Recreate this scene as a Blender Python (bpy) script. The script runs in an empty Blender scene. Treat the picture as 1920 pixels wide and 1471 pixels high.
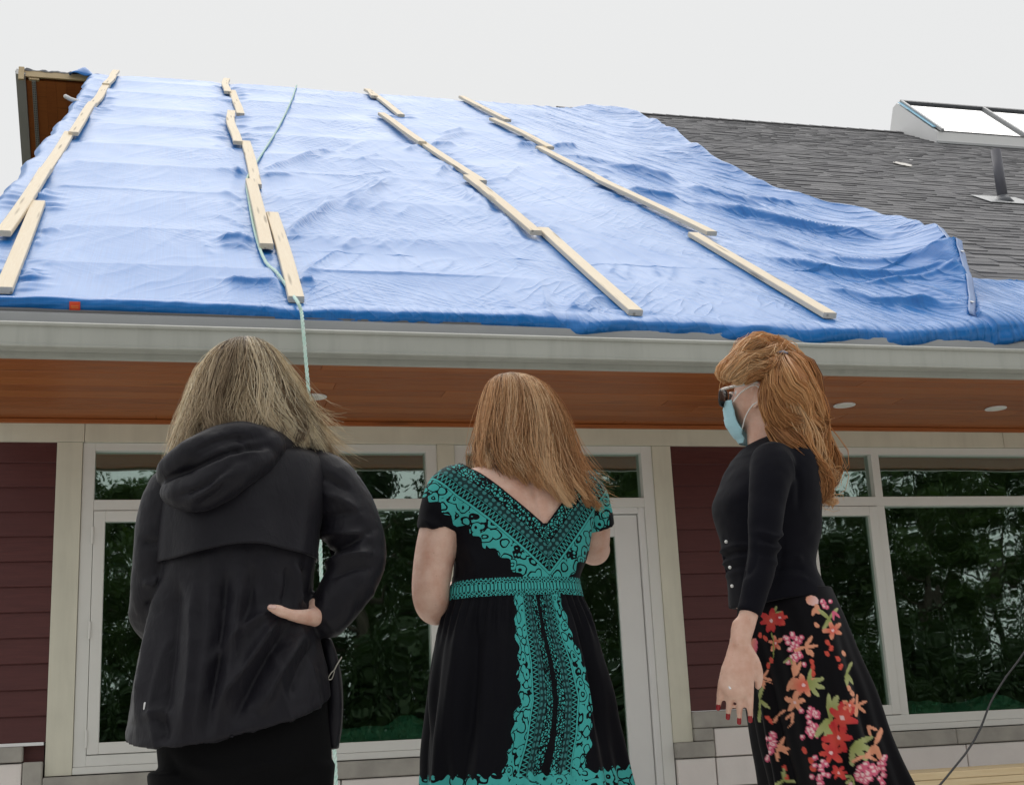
import bpy, bmesh, math, random
import numpy as np
from mathutils import Vector, Matrix
random.seed(7); RNG = np.random.default_rng(7)
scene = bpy.context.scene
COL = scene.collection
R_ = math.radians

# ---------------------------------------------------------------- camera
YAW, PITCH, ROLL, FPX = R_(14.887), R_(14.327), R_(-2.8155), 2470.1
CAM = np.array([0.0, -8.3, 0.75])
CF = np.array([math.sin(YAW)*math.cos(PITCH), math.cos(YAW)*math.cos(PITCH), math.sin(PITCH)])
_r0 = np.array([math.cos(YAW), -math.sin(YAW), 0.0]); _u0 = np.cross(_r0, CF)
CR = math.cos(ROLL)*_r0 + math.sin(ROLL)*_u0
CU = -math.sin(ROLL)*_r0 + math.cos(ROLL)*_u0
cd = bpy.data.cameras.new('camera'); cam = bpy.data.objects.new('camera', cd); COL.objects.link(cam)
cd.sensor_width = 36; cd.lens = FPX*36/1920; cd.clip_end = 2000; cd.clip_start = 0.05
m = Matrix.Identity(4)
for i in range(3):
    m[i][0] = CR[i]; m[i][1] = CU[i]; m[i][2] = -CF[i]; m[i][3] = CAM[i]
cam.matrix_world = m
scene.camera = cam

# ---------------------------------------------------------------- sky, sun, exposure (bright overcast)
SUN_EL, SUN_AZ = R_(65), R_(12)          # azimuth measured from +Y towards +X
w = bpy.data.worlds.new('World'); scene.world = w; w.use_nodes = True
nt = w.node_tree; nt.nodes.clear()
o_ = nt.nodes.new('ShaderNodeOutputWorld')
sky = nt.nodes.new('ShaderNodeTexSky'); sky.sky_type = 'NISHITA'; sky.sun_disc = False
sky.sun_elevation = SUN_EL; sky.sun_rotation = SUN_AZ; sky.dust_density = 4; sky.air_density = 1.5
b1 = nt.nodes.new('ShaderNodeBackground'); b1.inputs[1].default_value = 0.1
nt.links.new(sky.outputs[0], b1.inputs[0])
b2 = nt.nodes.new('ShaderNodeBackground')   # the even cloud deck
b2.inputs[0].default_value = (0.665, 0.667, 0.662, 1); b2.inputs[1].default_value = 1.0
mx = nt.nodes.new('ShaderNodeMixShader'); mx.inputs[0].default_value = 0.95
nt.links.new(b1.outputs[0], mx.inputs[1]); nt.links.new(b2.outputs[0], mx.inputs[2])
nt.links.new(mx.outputs[0], o_.inputs[0])
sl_ = bpy.data.lights.new('sun', 'SUN'); sl_.energy = 1.25; sl_.angle = R_(62); sl_.color = (1, 0.965, 0.92)
sun = bpy.data.objects.new('sun', sl_); COL.objects.link(sun)
sd = Vector((math.sin(SUN_AZ)*math.cos(SUN_EL), math.cos(SUN_AZ)*math.cos(SUN_EL), math.sin(SUN_EL)))
sun.rotation_euler = sd.to_track_quat('Z', 'Y').to_euler(); sun.location = (0, -10, 20)
vs = scene.view_settings
vs.view_transform = 'Standard'; vs.look = 'None'; vs.exposure = 0.32; vs.gamma = 1; vs.use_curve_mapping = False

# ---------------------------------------------------------------- measuring: photograph point -> point on a real plane
def ray(px, py):
    c = np.array([(px-960)/FPX, (py-735.5)/FPX, 1.0])
    return CR*c[0] - CU*c[1] + CF*c[2]
def on_axis(px, py, ax, val):
    d = ray(px, py); return CAM + d*(val-CAM[ax])/d[ax]
SL = R_(33.2); EAVE_Y, EAVE_Z = -1.42, 2.987
RN = np.array([0, -math.sin(SL), math.cos(SL)]); RU = np.array([0, math.cos(SL), math.sin(SL)])
RP0 = np.array([0, EAVE_Y, EAVE_Z]); ROOF_LEN = 12.05
RIDGE_Y, RIDGE_Z = EAVE_Y + ROOF_LEN*math.cos(SL), EAVE_Z + ROOF_LEN*math.sin(SL)
def roof_uv(px, py):
    d = ray(px, py); p = CAM + d*((RP0-CAM)@RN)/(d@RN)
    return np.array([p[0], (p-RP0)@RU])
def roof_pt(u, v, h=0.0):
    return np.array([u, 0, 0]) + RP0 + RU*v + RN*h

# ---------------------------------------------------------------- material nodes as expressions
class S:
    def __init__(s, nt, k): s.nt, s.k = nt, k
    def _m(s, op, *a):
        n = s.nt.nodes.new('ShaderNodeMath'); n.operation = op
        for i, v in enumerate((s,)+a):
            if isinstance(v, S): s.nt.links.new(v.k, n.inputs[i])
            else: n.inputs[i].default_value = v
        return S(s.nt, n.outputs[0])
    def __add__(s, b): return s._m('ADD', b)
    __radd__ = __add__
    def __sub__(s, b): return s._m('SUBTRACT', b)
    def __rsub__(s, b): return (s*-1.0)+b
    def __mul__(s, b): return s._m('MULTIPLY', b)
    __rmul__ = __mul__
    def __truediv__(s, b): return s._m('DIVIDE', b)
    def gt(s, b): return s._m('GREATER_THAN', b)
    def lt(s, b): return s._m('LESS_THAN', b)
    def sin(s): return s._m('SINE')
    def abs(s): return s._m('ABSOLUTE')
    def frac(s): return s._m('FRACT')
    def floor(s): return s._m('FLOOR')
    def pow(s, b): return s._m('POWER', b)
    def sqrt(s): return s._m('SQRT')
    def atan2(s, b): return s._m('ARCTAN2', b)
    def min(s, b): return s._m('MINIMUM', b)
    def max(s, b): return s._m('MAXIMUM', b)
    def band(s, a, b): return s.gt(a)*s.lt(b)
    def ramp(s, a, b, c=0.0, d=1.0):
        n = s.nt.nodes.new('ShaderNodeMapRange'); s.nt.links.new(s.k, n.inputs[0])
        for i, v in zip((1, 2, 3, 4), (a, b, c, d)): n.inputs[i].default_value = v
        return S(s.nt, n.outputs[0])
class M:
    """a Principled material with helper nodes"""
    def __init__(s, name, col=(.5, .5, .5), rough=.6, metal=0.0, spec=.5):
        s.m = bpy.data.materials.new(name); s.m.use_nodes = True; s.nt = s.m.node_tree
        s.b = s.nt.nodes['Principled BSDF']; s.out = s.nt.nodes['Material Output']
        s.b.inputs['Base Color'].default_value = (*col, 1); s.b.inputs['Roughness'].default_value = rough
        s.b.inputs['Metallic'].default_value = metal; s.b.inputs['Specular IOR Level'].default_value = spec
    def coord(s, kind='Object', scale=(1, 1, 1), rot=(0, 0, 0)):
        t = s.nt.nodes.new('ShaderNodeTexCoord'); mp = s.nt.nodes.new('ShaderNodeMapping')
        mp.inputs['Scale'].default_value = scale; mp.inputs['Rotation'].default_value = rot
        s.nt.links.new(t.outputs[kind], mp.inputs[0]); return mp.outputs[0]
    def pos(s, scale=(1, 1, 1)):
        g = s.nt.nodes.new('ShaderNodeNewGeometry'); mp = s.nt.nodes.new('ShaderNodeMapping')
        mp.inputs['Scale'].default_value = scale; s.nt.links.new(g.outputs['Position'], mp.inputs[0]); return mp.outputs[0]
    def attr(s, name, out='Fac'):
        a = s.nt.nodes.new('ShaderNodeAttribute'); a.attribute_name = name
        return S(s.nt, a.outputs['Fac']) if out == 'Fac' else a.outputs[out]
    def rnd(s):
        return S(s.nt, s.nt.nodes.new('ShaderNodeObjectInfo').outputs['Random'])
    def noise(s, vec, scale=5, detail=4, rough=.55, dist=0.0):
        n = s.nt.nodes.new('ShaderNodeTexNoise')
        n.inputs['Scale'].default_value = scale; n.inputs['Detail'].default_value = detail
        n.inputs['Roughness'].default_value = rough; n.inputs['Distortion'].default_value = dist
        if vec is not None: s.nt.links.new(vec, n.inputs['Vector'])
        return S(s.nt, n.outputs[0])
    def voro(s, vec, scale=5, feature='F1', out='Distance', rnd=1.0):
        n = s.nt.nodes.new('ShaderNodeTexVoronoi'); n.feature = feature
        n.inputs['Scale'].default_value = scale; n.inputs['Randomness'].default_value = rnd
        if vec is not None: s.nt.links.new(vec, n.inputs['Vector'])
        return S(s.nt, n.outputs[out]) if out == 'Distance' else n.outputs[out]
    def comb(s, x, y, z=0.0):
        n = s.nt.nodes.new('ShaderNodeCombineXYZ')
        for i, v in enumerate((x, y, z)):
            if isinstance(v, S): s.nt.links.new(v.k, n.inputs[i])
            else: n.inputs[i].default_value = v
        return n.outputs[0]
    def mix(s, fac, a, b, blend='MIX'):
        n = s.nt.nodes.new('ShaderNodeMix'); n.data_type = 'RGBA'; n.blend_type = blend
        if isinstance(fac, S): s.nt.links.new(fac.k, n.inputs[0])
        else: n.inputs[0].default_value = fac
        for i, v in ((6, a), (7, b)):
            if isinstance(v, tuple): n.inputs[i].default_value = (*v[:3], 1)
            else: s.nt.links.new(v, n.inputs[i])
        return n.outputs[2]
    def col(s, c): s.nt.links.new(c, s.b.inputs['Base Color']); return s
    def set(s, name, v):
        if isinstance(v, S): s.nt.links.new(v.k, s.b.inputs[name])
        else: s.b.inputs[name].default_value = v
        return s
    def bump(s, h, strength=.3, dist=.01):
        n = s.nt.nodes.new('ShaderNodeBump'); n.inputs['Strength'].default_value = strength
        n.inputs['Distance'].default_value = dist; s.nt.links.new(h.k, n.inputs['Height'])
        s.nt.links.new(n.outputs[0], s.b.inputs['Normal']); return s

# ---------------------------------------------------------------- objects
def link(name, me, mat=None, parent=None):
    o = bpy.data.objects.new(name, me); COL.objects.link(o)
    if mat is not None and me is not None:
        me.materials.clear(); me.materials.append(mat.m if isinstance(mat, M) else mat)
    if parent is not None: o.parent = parent
    return o
def empty(name, loc=(0, 0, 0), parent=None):
    o = bpy.data.objects.new(name, None); COL.objects.link(o); o.location = loc; o.empty_display_size = .1
    if parent is not None: o.parent = parent
    return o
def tag(o, label=None, cat=None, group=None, kind=None):
    if label: o['label'] = label
    if cat: o['category'] = cat
    if group: o['group'] = group
    if kind: o['kind'] = kind
    return o
def mesh(name, V, F, smooth=False):
    me = bpy.data.meshes.new(name)
    me.from_pydata([tuple(map(float, v)) for v in V], [], [tuple(map(int, f)) for f in F]); me.update()
    if smooth: me.polygons.foreach_set('use_smooth', [True]*len(me.polygons))
    return me
def mesh_np(name, V, Q, smooth=True):
    """quads or tris given as numpy arrays"""
    V = np.asarray(V, np.float32); Q = np.asarray(Q, np.int32); k = Q.shape[1]
    me = bpy.data.meshes.new(name)
    me.vertices.add(len(V)); me.vertices.foreach_set('co', V.ravel())
    me.loops.add(Q.size); me.loops.foreach_set('vertex_index', Q.ravel())
    me.polygons.add(len(Q)); me.polygons.foreach_set('loop_start', np.arange(0, Q.size, k, dtype=np.int32))
    me.polygons.foreach_set('loop_total', np.full(len(Q), k, np.int32))
    me.update(calc_edges=True); me.validate()
    if smooth: me.polygons.foreach_set('use_smooth', np.ones(len(me.polygons), bool))
    return me
def fattr(me, name, vals):
    a = me.attributes.new(name, 'FLOAT', 'POINT'); a.data.foreach_set('value', np.asarray(vals, np.float32))
def cattr(me, name, vals):
    a = me.attributes.new(name, 'FLOAT_COLOR', 'POINT')
    c = np.ones((len(vals), 4), np.float32); c[:, :3] = vals; a.data.foreach_set('color', c.ravel())
def box_bm(bm, x0, x1, y0, y1, z0, z1, bev=0.0):
    r = bmesh.ops.create_cube(bm, size=1.0)
    vs = r['verts']
    for v in vs:
        v.co.x = x0 if v.co.x < 0 else x1; v.co.y = y0 if v.co.y < 0 else y1; v.co.z = z0 if v.co.z < 0 else z1
    if bev:
        es = list({e for v in vs for e in v.link_edges})
        bmesh.ops.bevel(bm, geom=es, offset=bev, segments=1, affect='EDGES', profile=.5)
def bm_mesh(name, bm, smooth=False):
    me = bpy.data.meshes.new(name); bm.to_mesh(me); bm.free()
    if smooth: me.polygons.foreach_set('use_smooth', [True]*len(me.polygons))
    return me
def box(name, x0, x1, y0, y1, z0, z1, mat, parent=None, bev=0.0):
    """a box whose origin is at its centre"""
    cx, cy, cz = (x0+x1)/2, (y0+y1)/2, (z0+z1)/2
    bm = bmesh.new(); box_bm(bm, x0-cx, x1-cx, y0-cy, y1-cy, z0-cz, z1-cz, bev)
    o = link(name, bm_mesh(name, bm), mat, parent)
    o.location = (cx, cy, cz)
    if parent is not None: o.location = Vector((cx, cy, cz)) - ploc(parent)
    return o
def ploc(p):
    v = Vector((0, 0, 0))
    while p is not None: v += p.location; p = p.parent
    return v
def put(o, loc):
    o.location = Vector(loc) - (ploc(o.parent) if o.parent else Vector((0, 0, 0)))
    return o
def multi_box(name, boxes, mat, parent=None, bev=0.0):
    bm = bmesh.new()
    for b in boxes: box_bm(bm, *b, bev)
    o = link(name, bm_mesh(name, bm), mat, parent)
    if parent is not None: o.location = -ploc(parent)
    return o
def extrude_x(name, prof, x0, x1, mat, parent=None, n=1):
    """closed (y,z) profile run along x"""
    k = len(prof); xs = np.linspace(x0, x1, n+1)
    V = [(x, y, z) for x in xs for y, z in prof]; F = []
    for i in range(n):
        for j in range(k):
            a, b = i*k+j, i*k+(j+1) % k; F.append((a, b, b+k, a+k))
    F.append(tuple(range(k))[::-1]); F.append(tuple(range(n*k, n*k+k)))
    me = mesh(name, V, F)
    bm = bmesh.new(); bm.from_mesh(me); bmesh.ops.recalc_face_normals(bm, faces=bm.faces); bm.to_mesh(me); bm.free()
    o = link(name, me, mat, parent)
    if parent is not None: o.location = -ploc(parent)
    return o
def frame_axes(pts):
    """parallel-transport frames along a polyline"""
    P = np.asarray(pts, float); T = np.gradient(P, axis=0); T /= np.linalg.norm(T, axis=1)[:, None]+1e-12
    n = np.cross(T[0], [0, 0, 1.0])
    if np.linalg.norm(n) < .1: n = np.cross(T[0], [1.0, 0, 0])
    n /= np.linalg.norm(n); N = [n]
    for i in range(1, len(P)):
        n = N[-1] - T[i]*(N[-1]@T[i]); n /= np.linalg.norm(n); N.append(n)
    N = np.array(N); return P, T, N, np.cross(T, N)
def catmull(pts, n):
    """smooth curve through points, n samples; works on any column count"""
    P = np.asarray(pts, float); k = len(P)
    if k < 3:
        t = np.linspace(0, 1, n)[:, None]; return P[0]*(1-t)+P[-1]*t
    Q = np.vstack([2*P[0]-P[1], P, 2*P[-1]-P[-2]])
    t = np.linspace(0, k-1-1e-9, n); i = t.astype(int); f = (t-i)[:, None]
    a, b, c, d = Q[i], Q[i+1], Q[i+2], Q[i+3]
    return .5*((2*b)+(c-a)*f+(2*a-5*b+4*c-d)*f**2+(3*b-a-3*c+d)*f**3)
def tube_geo(pts, rad, sides=12, caps=True, flat=None):
    """closed tube along pts with radii; flat=(axis, factor) squeezes rings along an axis"""
    P, T, N, B = frame_axes(pts); n = len(P); rad = np.broadcast_to(np.asarray(rad, float), (n,))
    if caps:   # round ends
        add0 = [(P[0]-T[0]*rad[0]*c, rad[0]*math.sqrt(max(1e-4, 1-c*c))) for c in (.98, .8, .45)]
        add1 = [(P[-1]+T[-1]*rad[-1]*c, rad[-1]*math.sqrt(max(1e-4, 1-c*c))) for c in (.45, .8, .98)]
        P = np.vstack([[a for a, _ in add0], P, [a for a, _ in add1]])
        rad = np.concatenate([[r for _, r in add0], rad, [r for _, r in add1]])
        N = np.vstack([[N[0]]*3, N, [N[-1]]*3]); B = np.vstack([[B[0]]*3, B, [B[-1]]*3]); n = len(P)
    a = np.linspace(0, 2*np.pi, sides, endpoint=False)
    off = (np.cos(a)[None, :, None]*N[:, None, :] + np.sin(a)[None, :, None]*B[:, None, :])*rad[:, None, None]
    if flat is not None:
        ax = np.asarray(flat[0], float); ax = ax/np.linalg.norm(ax)
        off = off - (off@ax)[..., None]*ax*(1-flat[1])
    V = (P[:, None, :]+off).reshape(-1, 3); F = []
    for i in range(n-1):
        for j in range(sides):
            p, q = i*sides+j, i*sides+(j+1) % sides; F.append((p, q, q+sides, p+sides))
    F.append(tuple(range(sides))[::-1]); F.append(tuple(range((n-1)*sides, n*sides)))
    return V, F
def tube(name, pts, rad, mat, parent=None, sides=10, caps=True):
    V, F = tube_geo(pts, rad, sides, caps)
    o = link(name, mesh(name, V, F, True), mat, parent)
    if parent is not None: o.location = -ploc(parent)
    return o
# value noise in numpy for relief
_G = RNG.random((64, 64, 64)).astype(np.float32)*2-1
def vnoise(P):
    P = np.asarray(P, np.float64); i = np.floor(P).astype(int); f = P-i; f = f*f*f*(f*(f*6-15)+10)
    r = 0
    for dx in (0, 1):
        for dy in (0, 1):
            for dz in (0, 1):
                wgt = (f[..., 0] if dx else 1-f[..., 0])*(f[..., 1] if dy else 1-f[..., 1])*(f[..., 2] if dz else 1-f[..., 2])
                r = r + wgt*_G[(i[..., 0]+dx) & 63, (i[..., 1]+dy) & 63, (i[..., 2]+dz) & 63]
    return r
def fbm(P, o=3):
    return sum(vnoise(np.asarray(P)*2**k + 17.3*k)/2**k for k in range(o))
# ================================================================ materials of the place
def wood_mat(name, c1, c2, c3, axis='x', rough=.65, rnd=.5, fine=1.0):
    k = M(name, c1, rough); sc = {'x': (1.2, 18, 18), 'y': (18, 1.2, 18), 'z': (18, 18, 1.2)}[axis]
    r = k.rnd(); v = k.coord('Object', sc)
    va = k.nt.nodes.new('ShaderNodeVectorMath'); va.operation = 'ADD'
    k.nt.links.new(v, va.inputs[0]); k.nt.links.new(k.comb(r*40, r*17, r*9), va.inputs[1]); v = va.outputs[0]
    g = k.noise(v, 2.2, 6, .6, .6); g2 = k.noise(v, 9, 3, .6)
    c = k.mix(g.ramp(.3, .7), c1, c2); c = k.mix((g2.ramp(.35, .75))*.45, c, c3)
    c = k.mix(r.ramp(0, 1, 0, rnd), c, c3)
    kn = k.voro(v, 1.1, 'F1', 'Distance', 1.0); c = k.mix(kn.ramp(.10, .24, .75, 0.0), c, tuple(x*.38 for x in c3)); k.col(c); k.bump(g2, .15*fine, .003); return k
PINE = wood_mat('pine', (.70, .55, .34), (.78, .64, .43), (.62, .44, .24), rnd=.25)
CEDAR = wood_mat('cedar_soffit', (.32, .088, .018), (.20, .050, .011), (.43, .14, .034), rough=.5, rnd=.55)
def paint_mat(name, c, rough=.5, var=.06, scale=3, dirt=0.0):
    k = M(name, c, rough); n = k.noise(k.pos(), scale, 5); d = tuple(x*(1-var*2) for x in c)
    cc = k.mix(n.ramp(.3, .7), c, d)
    if dirt:
        st = k.noise(k.pos((9, 9, .8)), 1.0, 5, .65)
        cc = k.mix(st.ramp(.5, .8)*dirt, cc, tuple(x*.55 for x in c))
    k.col(cc); k.bump(k.noise(k.pos(), 160, 3), .06, .002); return k
TRIM = paint_mat('trim_paint', (.68, .66, .54), .55, .05, 4, .28)
FRAME = paint_mat('window_frame_paint', (.72, .72, .68), .4, .02, 3, .08)
DOORP = paint_mat('door_paint', (.74, .74, .72), .45, .02)
GUTTER = paint_mat('gutter_metal', (.46, .47, .43), .38, .06, 1.5, .45)
SIDING = M('red_siding', (.11, .022, .020), .6)
_n = SIDING.noise(SIDING.pos((1.5, 20, 20)), 4, 5); _r = SIDING.rnd()
SIDING.col(SIDING.mix(_n.ramp(.3, .7), SIDING.mix(_r, (.098, .024, .021), (.080, .018, .017)), (.070, .015, .014))); SIDING.bump(SIDING.noise(SIDING.pos((3, 40, 60)), 5, 4), .25, .004)
STONE = M('cap_stone', (.30, .285, .25), .85)
_n = STONE.noise(STONE.pos(), 7, 6); STONE.col(STONE.mix(_n.ramp(.3, .7), (.42, .40, .355), (.31, .295, .265))); STONE.bump(STONE.noise(STONE.pos(), 90, 5), .35, .004)
BLOCK = M('pale_block', (.6, .55, .51), .85)
_n = BLOCK.noise(BLOCK.pos(), 5, 6); _r = BLOCK.rnd()
BLOCK.col(BLOCK.mix(_r, BLOCK.mix(_n.ramp(.3, .7), (.82, .77, .73), (.73, .685, .65)), (.77, .715, .675))); BLOCK.bump(BLOCK.noise(BLOCK.pos(), 70, 5), .4, .004)
MORTAR = M('mortar', (.38, .36, .33), .9); MORTAR.bump(MORTAR.noise(MORTAR.pos(), 120, 3), .4, .004)
WHITE = paint_mat('white_metal', (.80, .80, .80), .35, .02)
DARKM = M('dark_metal', (.10, .105, .12), .45)
GREYM = paint_mat('grey_metal', (.40, .41, .42), .35, .06, 2)
STEEL = M('steel', (.55, .55, .55), .35, .9)
DRY = paint_mat('interior_wall', (.30, .30, .28), .8, .03)
CEIL = paint_mat('interior_ceiling', (.42, .44, .40), .8, .03)
FLOORM = M('interior_floor', (.10, .08, .06), .5)
SHING = M('shingle', (.075, .075, .082), .9)
_r = SHING.rnd(); _tv = SHING.attr('tint'); _n = SHING.noise(SHING.pos(), 260, 3, .7); _n2 = SHING.noise(SHING.pos(), 1.2, 4)
_c = SHING.mix((_r+_tv).frac(), (.10, .10, .112), (.22, .218, .228)); _c = SHING.mix(_n.ramp(.35, .75)*.55, _c, (.26, .255, .255))
SHING.col(SHING.mix(_n2.ramp(.4, .8)*.35, _c, (.08, .083, .09))); SHING.bump(_n, .5, .004)
# coated window glass: green-tinted body, stronger mirror reflection than clear glass
GLASS = M('window_glass')
def _glass(k, tint, refl_tint, base, bump=.0015):
    nt = k.nt; nt.nodes.remove(k.b)
    tr = nt.nodes.new('ShaderNodeBsdfTransparent'); tr.inputs[0].default_value = (*tint, 1)
    gl = nt.nodes.new('ShaderNodeBsdfGlossy'); gl.inputs['Color'].default_value = (*refl_tint, 1); gl.inputs['Roughness'].default_value = .012
    fr = nt.nodes.new('ShaderNodeFresnel'); fr.inputs['IOR'].default_value = 1.5
    f = S(nt, fr.outputs[0])*(1-base)+base
    mx = nt.nodes.new('ShaderNodeMixShader'); nt.links.new(f.k, mx.inputs[0])
    nt.links.new(tr.outputs[0], mx.inputs[1]); nt.links.new(gl.outputs[0], mx.inputs[2]); nt.links.new(mx.outputs[0], k.out.inputs[0])
    n = k.noise(k.pos((1.0, 1, .55)), 2.6, 2, .5); bp = nt.nodes.new('ShaderNodeBump')
    bp.inputs['Strength'].default_value = .35; bp.inputs['Distance'].default_value = bump*4
    nt.links.new(n.k, bp.inputs['Height']); nt.links.new(bp.outputs[0], gl.inputs['Normal'])
_glass(GLASS, (.64, .76, .68), (.86, 1.0, .95), .25)
SKYGLASS = M('skylight_glass'); _glass(SKYGLASS, (.75, .8, .8), (1, 1, 1), .55, .0002)

# ================================================================ ground
gm = M('grass_ground', (.06, .085, .03), .9)
_n = gm.noise(gm.pos(), .8, 6); _n2 = gm.noise(gm.pos(), 30, 5)
gm.col(gm.mix(_n.ramp(.35, .65), gm.mix(_n2.ramp(.3, .7), (.05, .085, .022), (.09, .125, .04)), (.12, .11, .06))); gm.bump(_n2, .8, .05)
gv = []; gf = []
N = 60; gx = np.linspace(-120, 120, N+1); gy = np.linspace(-140, 100, N+1)
for y in gy:
    for x in gx: gv.append((x, y, 0.0))
for j in range(N):
    for i in range(N): a = j*(N+1)+i; gf.append((a, a+1, a+N+2, a+N+1))
tag(link('ground', mesh('ground', gv, gf), gm), kind='structure')
cm = M('concrete', (.36, .35, .33), .85); _n = cm.noise(cm.pos(), 4, 6); cm.col(cm.mix(_n.ramp(.3, .7), (.62, .61, .58), (.52, .51, .48))); cm.bump(cm.noise(cm.pos(), 80, 4), .3, .004)
tag(link('path', bm_mesh('path', (lambda b: (box_bm(b, -16, 22, -17.0, -.06, -.2, .02, .01), b)[1])(bmesh.new())), cm), 'pale concrete walk along the front of the house', kind='structure')

# ================================================================ the house
HX0, HX1 = -1.02, 13.8           # ends of the front wall
FR_Z0, SOF_Z = 2.578, 2.72
house = empty('house', (3, 0, 0))
tag(house, 'single storey house with red lap siding, cedar soffit and a long shingled roof', 'house')
DEPTH = 17.3
wall = multi_box('wall', [(HX0, -.69, .01, .16, 0, SOF_Z), (3.29, 4.06, .01, .16, 0, SOF_Z), (-.69, 3.29, .01, .16, 2.58, SOF_Z), (4.06, HX1, .01, .16, 2.58, SOF_Z),
    (-.69, 1.80, .012, .16, 0, .60), (4.06, 6.5, .012, .16, 0, .60), (6.5, HX1, .01, .16, 0, 2.58),
    (HX0, HX0+.15, .16, DEPTH, 0, SOF_Z+.3), (HX1-.15, HX1, .16, DEPTH, 0, SOF_Z+.3), (HX0, HX1, DEPTH, DEPTH+.15, 0, SOF_Z+.3)], SIDING, house)
# gable ends
for x in (HX0, HX1-.15):
    V = [(x, EAVE_Y+1.5, SOF_Z+.28), (x, DEPTH, SOF_Z+.28), (x, RIDGE_Y, RIDGE_Z-.32)]
    V += [(a+.15, b, c) for a, b, c in V]
    g = link('gable_wall', mesh('gable_wall', V, [(0, 1, 2), (5, 4, 3), (0, 3, 4, 1), (1, 4, 5, 2), (2, 5, 3, 0)]), SIDING, house); g.location = -ploc(house)
box('ceiling', HX0+.15, HX1-.15, .16, 6.0, 2.62, 2.66, CEIL, house)
box('interior_floor', HX0+.15, HX1-.15, .16, 6.0, .0, .06, FLOORM, house)
box('partition_wall', HX0+.15, HX1-.15, 6.0, 6.1, .0, 2.66, DRY, house)
# lap siding boards
EXPO = .1492
def siding(x0, x1, z0, z1):
    p = empty('siding', ((x0+x1)/2, 0, z0), house); p.location = Vector(((x0+x1)/2, 0, z0)) - house.location
    z = z0; i = 0
    me = None; L = x1-x0
    # cross-section of one board (y,z): thick at its lower edge, thin on top
    prof = [(-.022, 0), (-.020, -.003), (-.010, -.003), (0.004, EXPO+.025), (-.004, EXPO+.025)]
    while z < z1-.01:
        top = min(EXPO+.025, z1-z)
        pr = [(y, min(zz, top)) for y, zz in prof]
        key = round(top, 4)
        k = len(pr); V = [(x, y, zz) for x in (-L/2, L/2) for y, zz in pr]
        F = [(j, (j+1) % k, (j+1) % k+k, j+k) for j in range(k)] + [tuple(range(k))[::-1], tuple(range(k, 2*k))]
        if me is None or top < EXPO+.02:
            me_use = mesh('siding_board', V, F)
            bm = bmesh.new(); bm.from_mesh(me_use); bmesh.ops.recalc_face_normals(bm, faces=bm.faces); bm.to_mesh(me_use); bm.free()
            me_use.materials.append(SIDING.m)
            if top >= EXPO+.02: me = me_use
        else: me_use = me
        o = link('siding_board', me_use, None, p); o.location = (0, -.002, z-z0)
        z += EXPO
siding(HX0, -.674, .812, FR_Z0)
siding(3.296, 4.06, .812, FR_Z0)
# frieze board, in lengths with butt joints
fx = [HX0-.02, -.522, 2.6, 5.91, 9.0, HX1]
for a, b in zip(fx[:-1], fx[1:]): box('frieze_board', a+.0015, b-.0015, -.035, .008, FR_Z0, SOF_Z, TRIM, house, .002)
# trim posts
for a, b, z0 in ((-.680, -.531, .617), (1.674, 1.789, .05), (3.164, 3.298, .619), (4.06, 4.19, .617), (6.42, 6.56, .617)):
    box('trim_post', a, b, -.030, .009, z0, FR_Z0-.002, TRIM, house, .002)
# windows
def window(x0, x1, zb, sash, right_end=None):
    """frame with a transom row; a hinged casement at the left, fixed pane right of it"""
    wr = empty('window', (0, 0, 0), house); wr.location = Vector(((x0+x1)/2, 0, zb)) - house.location
    def b(n, a0, a1, c0, c1, z0, z1, mat, bev=.002): return box(n, a0, a1, c0, c1, z0, z1, mat, wr, bev)
    gx0, gx1 = x0+.072, x1-.072; mu = x0+.072+sash
    b('frame', x0, gx0, -.018, .09, zb, FR_Z0-.002, FRAME); b('frame', gx1, x1, -.018, .09, zb, FR_Z0-.002, FRAME)
    b('frame', gx0, gx1, -.018, .09, 2.527, FR_Z0-.002, FRAME); b('frame', gx0, gx1, -.018, .09, zb, zb+.062, FRAME)
    b('transom_bar', gx0, gx1, -.016, .088, 2.157, 2.222, FRAME)
    b('mullion', mu, mu+.060, -.0165, .088, zb+.062, 2.157, FRAME); b('mullion', mu, mu+.060, -.0165, .088, 2.222, 2.527, FRAME)
    b('pane', gx0-.01, mu+.01, .034, .040, 2.215, 2.535, GLASS, 0); b('pane', mu+.05, gx1+.01, .034, .040, 2.215, 2.535, GLASS, 0)
    b('pane', mu+.05, gx1+.01, .034, .040, zb+.055, 2.165, GLASS, 0)
    s = empty('casement', (0, 0, 0), wr); put(s, (gx0, 0, zb+.066))
    a0, a1, z0, z1 = gx0+.003, mu-.003, zb+.066, 2.153
    for n, q in (('stile', (a0, a0+.066, z0, z1)), ('stile', (a1-.066, a1, z0, z1)), ('rail', (a0+.066, a1-.066, z0, z0+.066)), ('rail', (a0+.066, a1-.066, z1-.066, z1))):
        box(n, q[0], q[1], -.026, .045, q[2], q[3], FRAME, s, .003)
    box('pane', a0+.06, a1-.06, .005, .011, z0+.06, z1-.06, GLASS, s)
    for zz in (z0+.09, (z0+z1)/2, z1-.15):
        bm = bmesh.new(); bmesh.ops.create_cone(bm, cap_ends=True, segments=10, radius1=.008, radius2=.008, depth=.10)
        h = link('hinge', bm_mesh('hinge', bm), FRAME, s); put(h, (a0-.004, -.030, zz))
    b('sill_trim', x0, x1, -.034, .08, zb-.042, zb-.001, FRAME, .003)
    return wr
window(-.529, 1.673, .660, .562)
window(4.190, 6.415, .660, .562)
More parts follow.
